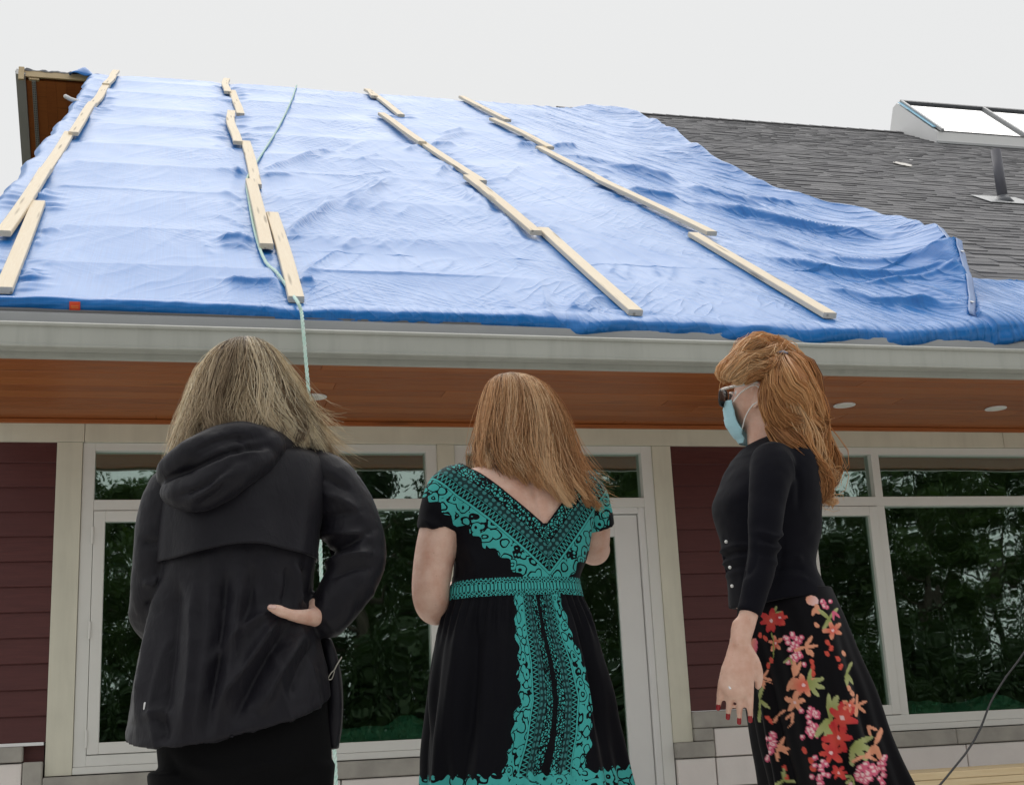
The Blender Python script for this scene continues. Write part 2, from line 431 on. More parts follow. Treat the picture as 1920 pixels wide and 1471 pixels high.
# entrance door with transom light
dr = empty('door', (0, 0, 0), house); dr.location = Vector((2.47, 0, .05)) - house.location
for q in ((1.790, 1.866, .05, FR_Z0-.002), (3.086, 3.163, .05, FR_Z0-.002)): box('frame', q[0], q[1], -.018, .10, q[2], q[3], FRAME, dr, .002)
box('frame', 1.866, 3.086, -.018, .10, 2.527, FR_Z0-.002, FRAME, dr, .002); box('transom_bar', 1.866, 3.086, -.016, .098, 2.157, 2.222, FRAME, dr, .002)
box('pane', 1.856, 3.096, .034, .040, 2.215, 2.535, GLASS, dr)
lf = empty('door_leaf', (0, 0, 0), dr); put(lf, (1.90, 0, .06))
box('frame_stop', 1.866, 1.900, -.008, .09, .05, 2.157, DOORP, dr, .004); box('frame_stop', 3.040, 3.086, -.008, .09, .05, 2.157, DOORP, dr, .004); box('frame_stop', 1.900, 3.040, -.008, .09, 2.115, 2.157, DOORP, dr, .004)
for n, q in (('stile', (1.904, 2.065, .062, 2.110)), ('stile', (2.872, 3.036, .062, 2.110)), ('rail', (2.065, 2.872, 1.965, 2.110)), ('rail', (2.065, 2.872, .062, .30))):
    box(n, q[0], q[1], .012, .057, q[2], q[3], DOORP, lf, .004)
box('pane', 2.055, 2.882, .030, .036, .29, 1.975, GLASS, lf)
V, F = tube_geo([(2.01, -.0, .98), (2.01, -.045, .98), (2.01, -.05, 1.0), (2.01, -.05, 1.28), (2.01, -.045, 1.30), (2.01, 0.0, 1.30)], .011, 8); hd = link('handle', mesh('handle', V, F, True), STEEL, lf); hd.location = -ploc(lf)
box('threshold', 1.79, 3.163, -.05, .12, .022, .05, STEEL, dr, .004)
# base: capping stones, stepped down beside the posts, and pale block courses
for q in ((HX0-.02, -.80, .704, .790), (-.797, -.690, .560, .704 - .002), (-.687, .55, .512, .612), (.553, 1.785, .512, .612), (3.300, 4.06, .702, .806), (3.3005, 3.432, .622, .699), (3.166, 3.432, .520, .618),
          (4.065, 5.2, .512, .612), (5.203, 6.6, .512, .612), (6.605, 8.4, .702, .806), (8.403, 10.4, .702, .806)):
    box('capping_stone', q[0], q[1], -.062, .006, q[2], q[3], STONE, house, .006)
box('flashing', HX0, -.690, -.050, .006, .792, .810, WHITE, house); box('flashing', 3.3, 4.06, -.040, .006, .807, .811, WHITE, house)
base = empty('block_base', (0, 0, 0), house); put(base, (1, 0, 0))
for a_, b_, z_ in ((HX0, -.80, .699), (-.80, 1.785, .508), (3.17, 3.44, .515), (3.44, 4.06, .699), (4.06, 6.6, .508), (6.6, 10.4, .699)): box('backing', a_, b_, -.014, .008, .0, z_, MORTAR, base)
bmes = {}
def blocks(x0, x1, zt):
    z = zt; row = 0
    while z > .03:
        h = min(.182, z-.0); x = x0 - (.28 if row % 2 else 0.0)
        while x < x1-.02:
            a, b = max(x, x0), min(x+.602, x1)
            if b-a > .03:
                key = (round(b-a, 3), round(h, 3))
                if key not in bmes:
                    bm = bmesh.new(); box_bm(bm, -(b-a)/2+.003, (b-a)/2-.003, -.026, .02, -h/2+.003, h/2-.003, .004); bmes[key] = bm_mesh('block', bm); bmes[key].materials.append(BLOCK.m)
                o = link('block', bmes[key], None, base); put(o, ((a+b)/2, -.020+random.uniform(-.002, .002), z-h/2))
            x += .605
        z -= .185; row += 1
blocks(HX0, -.80, .699); blocks(-.80, 1.78, .509); blocks(3.17, 3.436, .517); blocks(3.44, 4.06, .699); blocks(4.065, 6.6, .509); blocks(6.6, 8.6, .699)
# soffit of cedar planks
sof = empty('soffit', (0, 0, 0), house); put(sof, (3, -.7, SOF_Z))
rows = 10; pw = 1.40/rows
bm_c = {}
for r in range(rows):
    x = -1.12 - random.uniform(0, 2.0)
    y = -1.405 + pw*(r+.5)
    while x < HX1:
        L = random.choice((2.4, 3.05, 3.66)); a, b = max(x, -1.12), min(x+L, HX1)
        if b-a > .1:
            o = box('soffit_plank', a+.0008, b-.0008, y-pw/2+.001, y+pw/2-.001, SOF_Z, SOF_Z+.018, CEDAR, sof, .0025)
            o.location.z += random.uniform(-.0008, .0008)
        x += L
box('soffit_trim', -1.12, HX1, -.058, -.036, SOF_Z-.03, SOF_Z-.002, CEDAR, house, .003)
for x, y in ((5.444, -.653), (4.288, -.678), (.812, -.689)):
    bm = bmesh.new(); bmesh.ops.create_cone(bm, cap_ends=True, segments=32, radius1=.074, radius2=.070, depth=.008)
    bmesh.ops.bevel(bm, geom=[e for e in bm.edges if abs(e.verts[0].co.z-e.verts[1].co.z) < 1e-6], offset=.002, segments=1, affect='EDGES')
    l = link('recessed_light', bm_mesh('recessed_light', bm), WHITE, sof); put(l, (x, y, SOF_Z-.0045))
    bm = bmesh.new(); bmesh.ops.create_cone(bm, cap_ends=True, segments=24, radius1=.05, radius2=.05, depth=.004)
    l2 = link('lens', bm_mesh('lens', bm), M('lamp_lens', (.75, .75, .70), .4), l); l2.location = (0, 0, -.005)
# fascia, gutter with rolled lip, drip edge
extrude_x('fascia', [(-1.442, 2.706), (-1.408, 2.706), (-1.408, 2.94), (-1.442, 2.94)], -1.12, HX1, GUTTER, house)
gp = [(-1.446, 2.862), (-1.446, 2.742), (-1.452, 2.734), (-1.530, 2.734), (-1.541, 2.737), (-1.543, 2.745), (-1.533, 2.752), (-1.536, 2.842), (-1.549, 2.846), (-1.552, 2.858), (-1.545, 2.866), (-1.530, 2.864), (-1.528, 2.850), (-1.526, 2.756), (-1.522, 2.742), (-1.458, 2.742), (-1.453, 2.748), (-1.452, 2.862)]
extrude_x('gutter', gp, -1.14, HX1, GUTTER, house)
extrude_x('drip_edge', [(-1.4425, 2.865), (-1.4425, 2.945), (-1.40, 2.972), (-1.40, 2.968), (-1.4445, 2.9425), (-1.447, 2.864)], -1.12, HX1, GREYM, house)
# roof slabs
def slab(name, x0, x1, va, vb, n, u, p0, th, mat, par, top=0.0):
    P = []
    for x in (x0, x1):
        for v, h in ((va, top), (vb, top), (vb, -th), (va, -th)): P.append(np.array([x, 0, 0])+p0+u*v+n*h)
    o = link(name, mesh(name, P, [(0, 1, 2, 3), (7, 6, 5, 4), (0, 4, 5, 1), (1, 5, 6, 2), (2, 6, 7, 3), (3, 7, 4, 0)]), mat, par)
    bm = bmesh.new(); bm.from_mesh(o.data); bmesh.ops.recalc_face_normals(bm, faces=bm.faces); bm.to_mesh(o.data); bm.free()
    o.location = -ploc(par); return o
slab('front_roof', -1.06, HX1+.2, -.02, ROOF_LEN, RN, RU, RP0, .14, SHING, house, -.012)
BN = np.array([0, math.sin(SL), math.cos(SL)]); BU = np.array([0, math.cos(SL), -math.sin(SL)])
BP0 = np.array([0, RIDGE_Y, RIDGE_Z])
slab('back_roof', -1.06, HX1+.2, .02, 12.1, BN, BU, BP0, .14, SHING, house, -.012)
# the surviving gable overhang of the back slope: deck, cedar underside, fascia, vent strip, bare framing at the ridge
ov = empty('gable_overhang', (0, 0, 0), house); put(ov, (-1.6, RIDGE_Y, RIDGE_Z))
slab('deck', -2.07, -1.065, .06, 12.0, BN, BU, BP0, .05, SHING, ov, -.012)
for k in range(7):
    a = -1.968+k*.126
    slab('soffit_plank', a, a+.1245, .10, 12.0, BN, BU, BP0, .018, CEDAR, ov, -.125-.0006*(k % 3))
slab('fascia', -2.09, -1.972, .0, 12.05, BN, BU, BP0, .150, GREYM, ov, -.02)
slab('fascia_cap', -2.102, -2.078, .0, 12.05, BN, BU, BP0, .07, WHITE, ov, -.004)
slab('vent_strip', -1.895, -1.845, .06, 11.9, BN, BU, BP0, .004, GREYM, ov, -.1455)
vb = bmesh.new()
for i in range(90):
    for sx in (-1.882, -1.858):
        c = BP0+BU*(.12+i*.035)+BN*(-.1505)+np.array([sx, 0, 0])
        r = bmesh.ops.create_cube(vb, size=1); bmesh.ops.scale(vb, vec=(.013, .020, .003), verts=r['verts'])
        bmesh.ops.rotate(vb, cent=(0, 0, 0), matrix=Matrix.Rotation(-SL, 3, 'X'), verts=r['verts']); bmesh.ops.translate(vb, vec=c, verts=r['verts'])
o = link('vent_slots', bm_mesh('vent_slots', vb), DARKM, ov); o.location = -ploc(ov); tag(o, kind='stuff')
box('ridge_timber', -2.03, -1.12, RIDGE_Y-.05, RIDGE_Y-.012, RIDGE_Z-.135, RIDGE_Z-.045, PINE, ov, .003)
box('timber_end', -2.055, -1.985, RIDGE_Y-.092, RIDGE_Y-.052, RIDGE_Z-.20, RIDGE_Z-.02, PINE, ov, .003)
box('timber_block', -1.93, -1.80, RIDGE_Y-.03, RIDGE_Y+.06, RIDGE_Z-.165, RIDGE_Z-.14, PINE, ov, .003)
# torn underlayment on the ridge timber
pts = []
for i in range(25):
    x = -2.0+.95*i/24; hgt = .012*math.sin(i*1.3)+.02*random.random()
    pts.append((x, RIDGE_Y-.058, RIDGE_Z-.047-.012*random.random())); pts.append((x, RIDGE_Y-.04, RIDGE_Z-.035+hgt)); pts.append((x, RIDGE_Y+.10, RIDGE_Z-.07+hgt))
fs = [(3*i+j, 3*i+3+j, 3*i+4+j, 3*i+1+j) for i in range(24) for j in range(2)]
o = link('underlayment', mesh('underlayment', pts, fs), DARKM, ov); o.location = -ploc(ov); sm = o.modifiers.new('s', 'SOLIDIFY'); sm.thickness = .004

# shingles on the open part of the front slope
shg = empty('shingle_field', (0, 0, 0), house); put(shg, (9, EAVE_Y, EAVE_Z))
EX = .143; VB = []; TINT = []; near = []
for r in range(int(ROOF_LEN/EX)+1):
    v = r*EX; x = 5.2 - random.uniform(0, .3)
    while x < HX1+.15:
        wd = random.choice((.11, .16, .21, .26, .31)); th = random.choice((.005, .008, .013))
        near.append((x, min(x+wd, HX1+.2), v, th)); x += wd+.003
proto_sh = {}
def tab_geo(wd, th, lv):   # a tab: thick butt edge below, thin above, slightly narrower at the butt
    a = wd/2; L = min(EX+.05, lv)
    return [(-a, 0, th), (a, 0, th), (a, L, .0005), (-a, L, .0005), (-a, 0, -.004), (a, 0, -.004)], [(0, 1, 2, 3), (4, 5, 1, 0), (4, 0, 3), (5, 2, 1)]
def to_roof(p, x, v): return roof_pt(x+p[0], v+p[1], p[2]-.008)
score = []
for k, (a, b, v, th) in enumerate(near):
    c = roof_pt((a+b)/2, v); d = c-CAM; z = d@CF; px, py = 960+FPX*(d@CR)/z, 735.5-FPX*(d@CU)/z
    vis = 1170 < px < 1900 and py > 215 and py < 545
    if vis:   # outside the tarp
        tu = np.interp(v, [0, 1.3, 2.1, 3.1, 4, 5, 7.3, 9.5, 11.8], [6.5, 6.2, 6.2, 6.6, 6.75, 6.15, 6.1, 6.5, 6.7]); vis = (a+b)/2 > tu
    score.append((-1e3/z*(b-a) if vis else 1e3, k))
best = set(k for _, k in sorted(score)[:300])
rot_roof = Matrix(((1, 0, 0), (0, RU[1], RN[1]), (0, RU[2], RN[2]))).to_4x4()
SV = []; SF = []; ST = []
for k, (a, b, v, th) in enumerate(near):
    wd = round(b-a, 3)
    if wd < .03: continue
    V, F = tab_geo(wd, th, ROOF_LEN-v+.01)
    if k in best:
        key = (wd, th)
        if key not in proto_sh: proto_sh[key] = mesh('shingle', V, F); proto_sh[key].materials.append(SHING.m)
        o = link('shingle', proto_sh[key], None, shg); c = roof_pt((a+b)/2, v, -.008)
        o.matrix_local = Matrix.Translation(Vector(c)-ploc(shg)) @ rot_roof
    else:
        n0 = len(SV); t = random.random()
        SV += [to_roof(p, (a+b)/2, v) for p in V]; SF += [tuple(i+n0 for i in f) for f in F]; ST += [t]*len(V)
me = mesh('far_shingles', SV, SF); fattr(me, 'tint', ST)
o = link('far_shingles', me, SHING, shg); o.location = -ploc(shg); tag(o, kind='stuff')
# ridge cap
for i in range(40):
    a = 5.4+i*.215
    if a > HX1: break
    V = []
    for x, l in ((a, .010), (a+.25, .002)):
        for s, dv in ((-1, .13), (0, 0), (1, .13)):
            V.append((x, RIDGE_Y+s*dv*math.cos(SL), RIDGE_Z-dv*math.sin(SL)+l+.006))
    o = link('ridge_cap', mesh('ridge_cap', V, [(0, 1, 4, 3), (1, 2, 5, 4)]), SHING, shg); o.location = -ploc(shg)
    sm = o.modifiers.new('s', 'SOLIDIFY'); sm.thickness = .006

# ridge skylight: white curb, sloping glazed front
sk = empty('skylight', (0, 0, 0), house); put(sk, (12, RIDGE_Y, RIDGE_Z))
SX = 11.05
P_top = on_axis(1690, 186, 0, SX); P_ft = on_axis(1771, 251, 0, SX+.02); P_fb = on_axis(1779, 271, 0, SX+.02)
fbv = 10.9; fb = roof_pt(SX, fbv, -.02); ft = fb+np.array([0, -.02, .20])
tp = np.array([SX, RIDGE_Y-.02, P_top[2]])
ridge_b = np.array([SX, RIDGE_Y+.02, RIDGE_Z-.02])
dslope = (tp-ft); SXE = 15.5
def poly_prism(name, pts, x0, x1, mat, par):
    return extrude_x(name, [(p[1], p[2]) for p in pts], x0, x1, mat, par)
back_b = np.array([SX, RIDGE_Y+.9, RIDGE_Z-.65])
poly_prism('side_curb', [ridge_b+[0, .5, -.34], fb, ft, tp, tp+[0, .12, -.02]], SX, SX+.035, WHITE, sk)
poly_prism('front_curb', [fb, ft, ft+[0, .035, .02], fb+[0, .05, .02]], SX+.0352, SXE, WHITE, sk)
poly_prism('back_curb', [tp+[0, .12, -.02], tp+[0, .16, -.02], ridge_b+[0, .54, -.38], ridge_b+[0, .5, -.36]], SX+.0352, SXE, WHITE, sk)
poly_prism('sill_flashing', [fb+[0, -.05, .0], fb+[0, -.05, .035], fb+[0, -.002, .05], fb+[0, -.002, .0]], SX-.02, SXE, GREYM, sk)
nrm = np.array([0, -dslope[2], dslope[1]]); nrm /= np.linalg.norm(nrm)
poly_prism('pane', [ft+nrm*.012, tp+nrm*.012, tp+nrm*.022, ft+nrm*.022], SX+.06, SXE, SKYGLASS, sk)
poly_prism('head_rail', [tp+nrm*.0-dslope*.02, tp+nrm*.055-dslope*.02, tp+nrm*.055+dslope*.02, tp+dslope*.02], SX+.06, SXE, DARKM, sk)
BLUEF = M('blue_film', (.25, .55, .75), .4)
poly_prism('blue_film', [ft+nrm*.024+dslope*.1, tp+nrm*.024-dslope*.02, tp+nrm*.03-dslope*.02, ft+nrm*.030+dslope*.1], SX-.005, SX+.05, BLUEF, sk)
for x in (SX+.05, SX+1.52, SX+2.98):
    poly_prism('rafter_bar', [ft+nrm*.023-dslope*.02, tp+nrm*.023, tp+nrm*.058, ft+nrm*.058-dslope*.02], x, x+.045, GREYM, sk)
# vent pipe with flashing
vp_ = empty('vent_pipe', (0, 0, 0), house); put(vp_, roof_pt(8.68, 5.58))
bm = bmesh.new()
bmesh.ops.create_cone(bm, cap_ends=False, segments=24, radius1=.055, radius2=.055, depth=.62); bmesh.ops.translate(bm, vec=(0, 0, .28), verts=bm.verts)
o = link('pipe', bm_mesh('pipe', bm, True), M('pipe_plastic', (.09, .09, .11), .4), vp_); sm = o.modifiers.new('s', 'SOLIDIFY'); sm.thickness = .006
bm = bmesh.new(); bmesh.ops.create_cone(bm, cap_ends=False, segments=24, radius1=.12, radius2=.060, depth=.10); o = link('boot', bm_mesh('boot', bm, True), DARKM, vp_); o.location = (0, 0, .0); sm = o.modifiers.new('s', 'SOLIDIFY'); sm.thickness = .008
bm = bmesh.new(); box_bm(bm, -.28, .28, -.20, .20, -.002, .004); o = link('flashing', bm_mesh('flashing', bm), GREYM, vp_); o.matrix_local = Matrix.Translation(Vector(RN)*.010) @ rot_roof
# scraps lying on the shingles
def scrap(u, v, L, W, label, col, rz=.1):
    n = 8; V = []; 
    for i in range(n):
        t = i/(n-1)-.5; ww = W*(1-.5*abs(t)*2+.2*random.random())
        for s in (-1, 1): V.append(np.array((t*L, s*ww/2, .012+.01*random.random())))
    me = mesh('paper_scrap', V, [(2*i, 2*i+2, 2*i+3, 2*i+1) for i in range(n-1)])
    o = link('paper_scrap', me, M('scrap_paper', col, .8)); o.matrix_world = Matrix.Translation(Vector(roof_pt(u, v))) @ rot_roof @ Matrix.Rotation(rz, 4, 'Z')
    sm = o.modifiers.new('s', 'SOLIDIFY'); sm.thickness = .006; tag(o, label, 'debris')
scrap(8.83, 8.01, .16, .30, 'pale torn paper scrap lying on the dark shingles below the skylight', (.75, .72, .68))
k_ = roof_uv(1708, 302); scrap(k_[0], k_[1], .03, .05, 'tiny white fleck on the shingles above the torn paper scrap', (.8, .8, .8))
# ================================================================ blue tarp over the damaged roof
def roof_uvh(px, py, h=0.0):
    d = ray(px, py); p = CAM + d*((RP0+RN*h-CAM)@RN)/(d@RN); return np.array([p[0], (p-RP0-RN*h)@RU])
TARP = M('blue_tarp', (.02, .13, .55), .38)
_uv = TARP.attr('tu'); _vv = TARP.attr('tv')
_w1 = TARP.noise(TARP.comb(_uv*120, _vv*1.2), 1.0, 2); _w2 = TARP.noise(TARP.comb(_uv*1.5, _vv*90), 1.0, 2); _d = TARP.noise(TARP.pos(), 1.3, 5)
_c = TARP.mix(_w1.ramp(.3, .7), (.003, .145, .48), (.006, .175, .55)); _c = TARP.mix(_w2.ramp(.4, .8)*.35, _c, (.008, .22, .62)); _c = TARP.mix(_d.ramp(.5, .8)*.2, _c, (.09, .22, .55))
TARP.col(_c); TARP.set('Roughness', _d.ramp(.3, .8, .30, .40)); 
def _ridge(a, b, sa, sb, z, p=3.0):
    n = TARP.noise(TARP.comb(a*sa, b*sb, z), 1.0, 1, .4); return (1-((n-.5)*5.0).abs()).max(0.0).pow(p)
_m1 = TARP.noise(TARP.comb(_uv, _vv, 3.0), .9, 2).ramp(.42, .62); _m2 = TARP.noise(TARP.comb(_uv, _vv, 8.0), 1.1, 2).ramp(.45, .62)
_rt = _uv.ramp(3.6, 4.6)
_wr = _ridge(_uv*.97+_vv*.20, _vv*.97-_uv*.20, 11, 1.1, 1.0)*(_rt*.9+_m1*.25)+_ridge(_uv*.80-_vv*.55, _vv*.80+_uv*.55, 9, 1.6, 5.0)*_m2*(1-_rt)*.55+_ridge(_uv*.7+_vv*.7, _vv*.7-_uv*.7, 14, 2.0, 7.0)*_m1*.3
TARP.bump(_wr*_uv.ramp(-.3, .9, .25, 1.0)+(_w1+_w2)*.02, .55, .020)
TARP.set('IOR', 1.50); TARP.set('Sheen Weight', .06); TARP.set('Sheen Roughness', .35); TARP.b.inputs['Sheen Tint'].default_value = (.6, .86, 1, 1)
# ---- battens: (row, lower end, upper end) in roof metres
ROWS = [('leftmost', [(-.875, .19, -.93, 2.63), (-1.03, 1.51, -1.00, 3.90), (-1.01, 3.72, -.985, 6.13), (-.93, 5.91, -.905, 8.33), (-.91, 8.1, -.86, 10.5), (-.86, 10.3, -.82, 12.12)]),
        ('second', [(.655, .21, .675, 2.64), (.565, 1.47, .585, 3.92), (.62, 3.80, .645, 6.24), (.555, 6.0, .575, 8.45), (.68, 8.39, .67, 10.8), (.60, 10.4, .64, 12.10)]),
        ('third', [(2.64, .16, 2.70, 2.56), (2.575, 2.3, 2.56, 4.74), (2.67, 4.62, 2.52, 7.03), (2.49, 6.8, 2.40, 9.22), (2.66, 9.34, 2.63, 11.75), (2.58, 11.2, 2.60, 12.12)]),
        ('rightmost', [(3.95, .25, 3.96, 2.66), (4.10, 2.62, 3.90, 5.03), (3.97, 4.78, 3.88, 7.22), (3.98, 7.1, 3.87, 9.54), (4.05, 9.45, 3.97, 12.05)])]
BATT = [(r, i, q) for r, L in ROWS for i, q in enumerate(L)]
# ---- height field
crest_px = [(1085, 196, .05), (1130, 200, .10), (1190, 213, .14), (1270, 250, .20), (1330, 298, .13), (1420, 340, .08), (1500, 372, .08), (1620, 398, .12), (1700, 412, .22), (1760, 448, .28), (1800, 495, .25), (1812, 560, .12), (1815, 600, .06)]
cr = np.array([[*roof_uvh(*q), q[2]] for q in crest_px]); cr = cr[np.argsort(cr[:, 1])]
cr = np.vstack([[4.80, -.2, .05], cr])
crs = catmull(cr, 200); crs = crs[np.argsort(crs[:, 1])]
def crest_u(v): return np.interp(v, crs[:, 1], crs[:, 0])
def crest_h(v): return np.interp(v, crs[:, 1], crs[:, 2])
FOLDS = []   # photograph polylines on the roof plane, amplitude, width
def fold(ox, oy, sc, pts, amp, wid):
    FOLDS.append((np.array([roof_uv(ox+x/sc, oy+y/sc) for x, y in pts]), amp, wid))
c7 = (640, 140, 2.828); c8 = (1280, 140, 2.536); c6 = (0, 100, 2.627)
for pts, a, w_ in [([(0, 420), (140, 365)], .012, .06), ([(0, 685), (100, 640), (230, 565)], .03, .05), ([(0, 735), (120, 665), (270, 560)], .03, .05), ([(60, 740), (160, 660)], .015, .05),
        ([(80, 470), (210, 430)], .014, .06), ([(100, 560), (260, 520)], .016, .05), ([(0, 945), (70, 890)], .02, .05), ([(150, 740), (250, 690)], .014, .05), ([(180, 940), (250, 900)], .012, .05), ([(290, 770), (380, 710)], .012, .05),
        ([(470, 390), (560, 345), (690, 315)], .03, .07), ([(530, 325), (660, 295)], .02, .06), ([(480, 385), (600, 385)], .03, .10), ([(340, 415), (425, 385)], .02, .06),
        ([(500, 560), (560, 490)], .02, .04), ([(520, 530), (600, 500)], .02, .04), ([(650, 600), (665, 680)], .02, .025), ([(690, 610), (700, 700)], .022, .025), ([(720, 640), (740, 720)], .022, .025), ([(755, 660), (780, 730)], .02, .025),
        ([(840, 740), (870, 830)], .02, .025), ([(870, 760), (905, 880)], .02, .025), ([(900, 790), (960, 900)], .015, .025), ([(850, 580), (960, 490)], .016, .05), ([(760, 580), (860, 560)], .015, .06),
        ([(850, 1150), (900, 1250), (960, 1290)], .010, .03), ([(1040, 1100), (1100, 1290)], .013, .03), ([(1310, 1170), (1210, 1270)], .022, .03),
        ([(1390, 1180), (1280, 1280)], .022, .03), ([(1060, 1220), (1110, 1320)], .010, .03), ([(1480, 1300), (1400, 1340)], .015, .03),
        ([(920, 385), (1040, 385)], .04, .09), ([(1110, 390), (1250, 395)], .04, .09), ([(1060, 400), (1130, 500), (1200, 580)], .014, .04), ([(1150, 430), (1400, 480), (1810, 600)], .028, .06), ([(1170, 460), (1480, 540)], .018, .05),
        ([(1370, 490), (1600, 540), (1810, 605)], .045, .07), ([(1490, 625), (1810, 690)], .05, .07), ([(1000, 430), (1060, 395)], .02, .05)]:
    fold(*c7, pts, a, w_)
for pts, a, w_ in [([(0, 550), (180, 590), (400, 650)], .04, .06), ([(0, 620), (350, 700), (750, 790), (980, 860)], .065, .07), ([(0, 400), (250, 510), (480, 610)], .02, .04), ([(30, 330), (300, 440), (640, 600)], .03, .05),
        ([(260, 590), (560, 650)], .03, .05), ([(210, 740), (420, 800), (800, 910)], .02, .05), ([(330, 870), (700, 960), (1000, 1020), (1320, 1075)], .045, .05), ([(650, 1020), (900, 1100), (1330, 1160)], .035, .05), ([(800, 1010), (1150, 1060), (1320, 1090)], .03, .04),
        ([(100, 480), (420, 580)], .02, .04), ([(200, 690), (600, 780), (900, 860)], .02, .04), ([(600, 870), (1000, 960), (1300, 1020)], .03, .04), ([(1000, 1100), (1340, 1185)], .025, .03), ([(480, 800), (900, 920)], .015, .04), ([(1100, 980), (1320, 1040)], .035, .03), ([(1080, 1010), (1330, 1110)], .03, .03)]:
    fold(*c8, pts, a*1.1, w_)
for pts, a, w_ in [([(1240, 385), (1380, 375)], .02, .06), ([(1280, 590), (1400, 560), (1560, 505), (1680, 495)], .035, .08), ([(1290, 610), (1440, 620)], .02, .06), ([(1180, 600), (1230, 600)], .04, .12), ([(1060, 590), (1200, 600)], .012, .08),
        ([(1400, 920), (1520, 840), (1680, 735)], .035, .05), ([(1420, 900), (1560, 790), (1680, 700)], .022, .04), ([(1060, 930), (1180, 925), (1260, 945)], .035, .06), ([(1080, 960), (1250, 960)], .02, .04), ([(1480, 1120), (1600, 1040), (1680, 980)], .02, .04),
        ([(1100, 1130), (1250, 1150), (1390, 1150)], .03, .05), ([(1480, 1130), (1560, 1135)], .03, .05), ([(1340, 1060), (1380, 1200)], .03, .04), ([(200, 890), (280, 880)], .02, .08), ([(160, 960), (230, 910)], .02, .05), ([(100, 1090), (190, 1120)], .02, .06), ([(180, 730), (240, 690)], .025, .06),
        ([(1080, 700), (1200, 740)], .014, .06), ([(1090, 740), (1220, 790)], .012, .05), ([(1060, 800), (1230, 870)], .012, .05), ([(1050, 330), (1130, 360)], .014, .08), ([(1060, 460), (1160, 500)], .012, .06), ([(980, 930), (1060, 1010)], .008, .05), ([(240, 600), (330, 480)], .02, .08), ([(410, 330), (470, 270)], .03, .1), ([(505, 205), (530, 180)], .03, .15), ([(1115, 235), (1150, 250)], .03, .15)]:
    fold(*c6, pts, a, w_)
def seg_dist(U, V, P):
    best = np.full(U.shape, 1e9); sgn = np.zeros(U.shape); tt = np.zeros(U.shape); n = len(P)-1
    for i in range(n):
        a, b = P[i], P[i+1]; d = b-a; L = d@d
        t = np.clip(((U-a[0])*d[0]+(V-a[1])*d[1])/L, 0, 1)
        dx, dy = U-a[0]-t*d[0], V-a[1]-t*d[1]; q = np.hypot(dx, dy); mk = q < best
        best = np.where(mk, q, best); tt = np.where(mk, (i+t)/n, tt)
    return best, tt
BAND_V = [.90, 1.95, 3.32, 4.5, 5.6, 6.9, 8.4, 9.8, 11.1, 12.3]
def vn2(P):
    P = np.asarray(P); Q = np.stack([P[..., 0]*.83-P[..., 1]*.61+3.3, P[..., 0]*.55+P[..., 1]*.86+7.7, P[..., 2]+2.5], -1)
    return (vnoise(P)+vnoise(Q))*.72
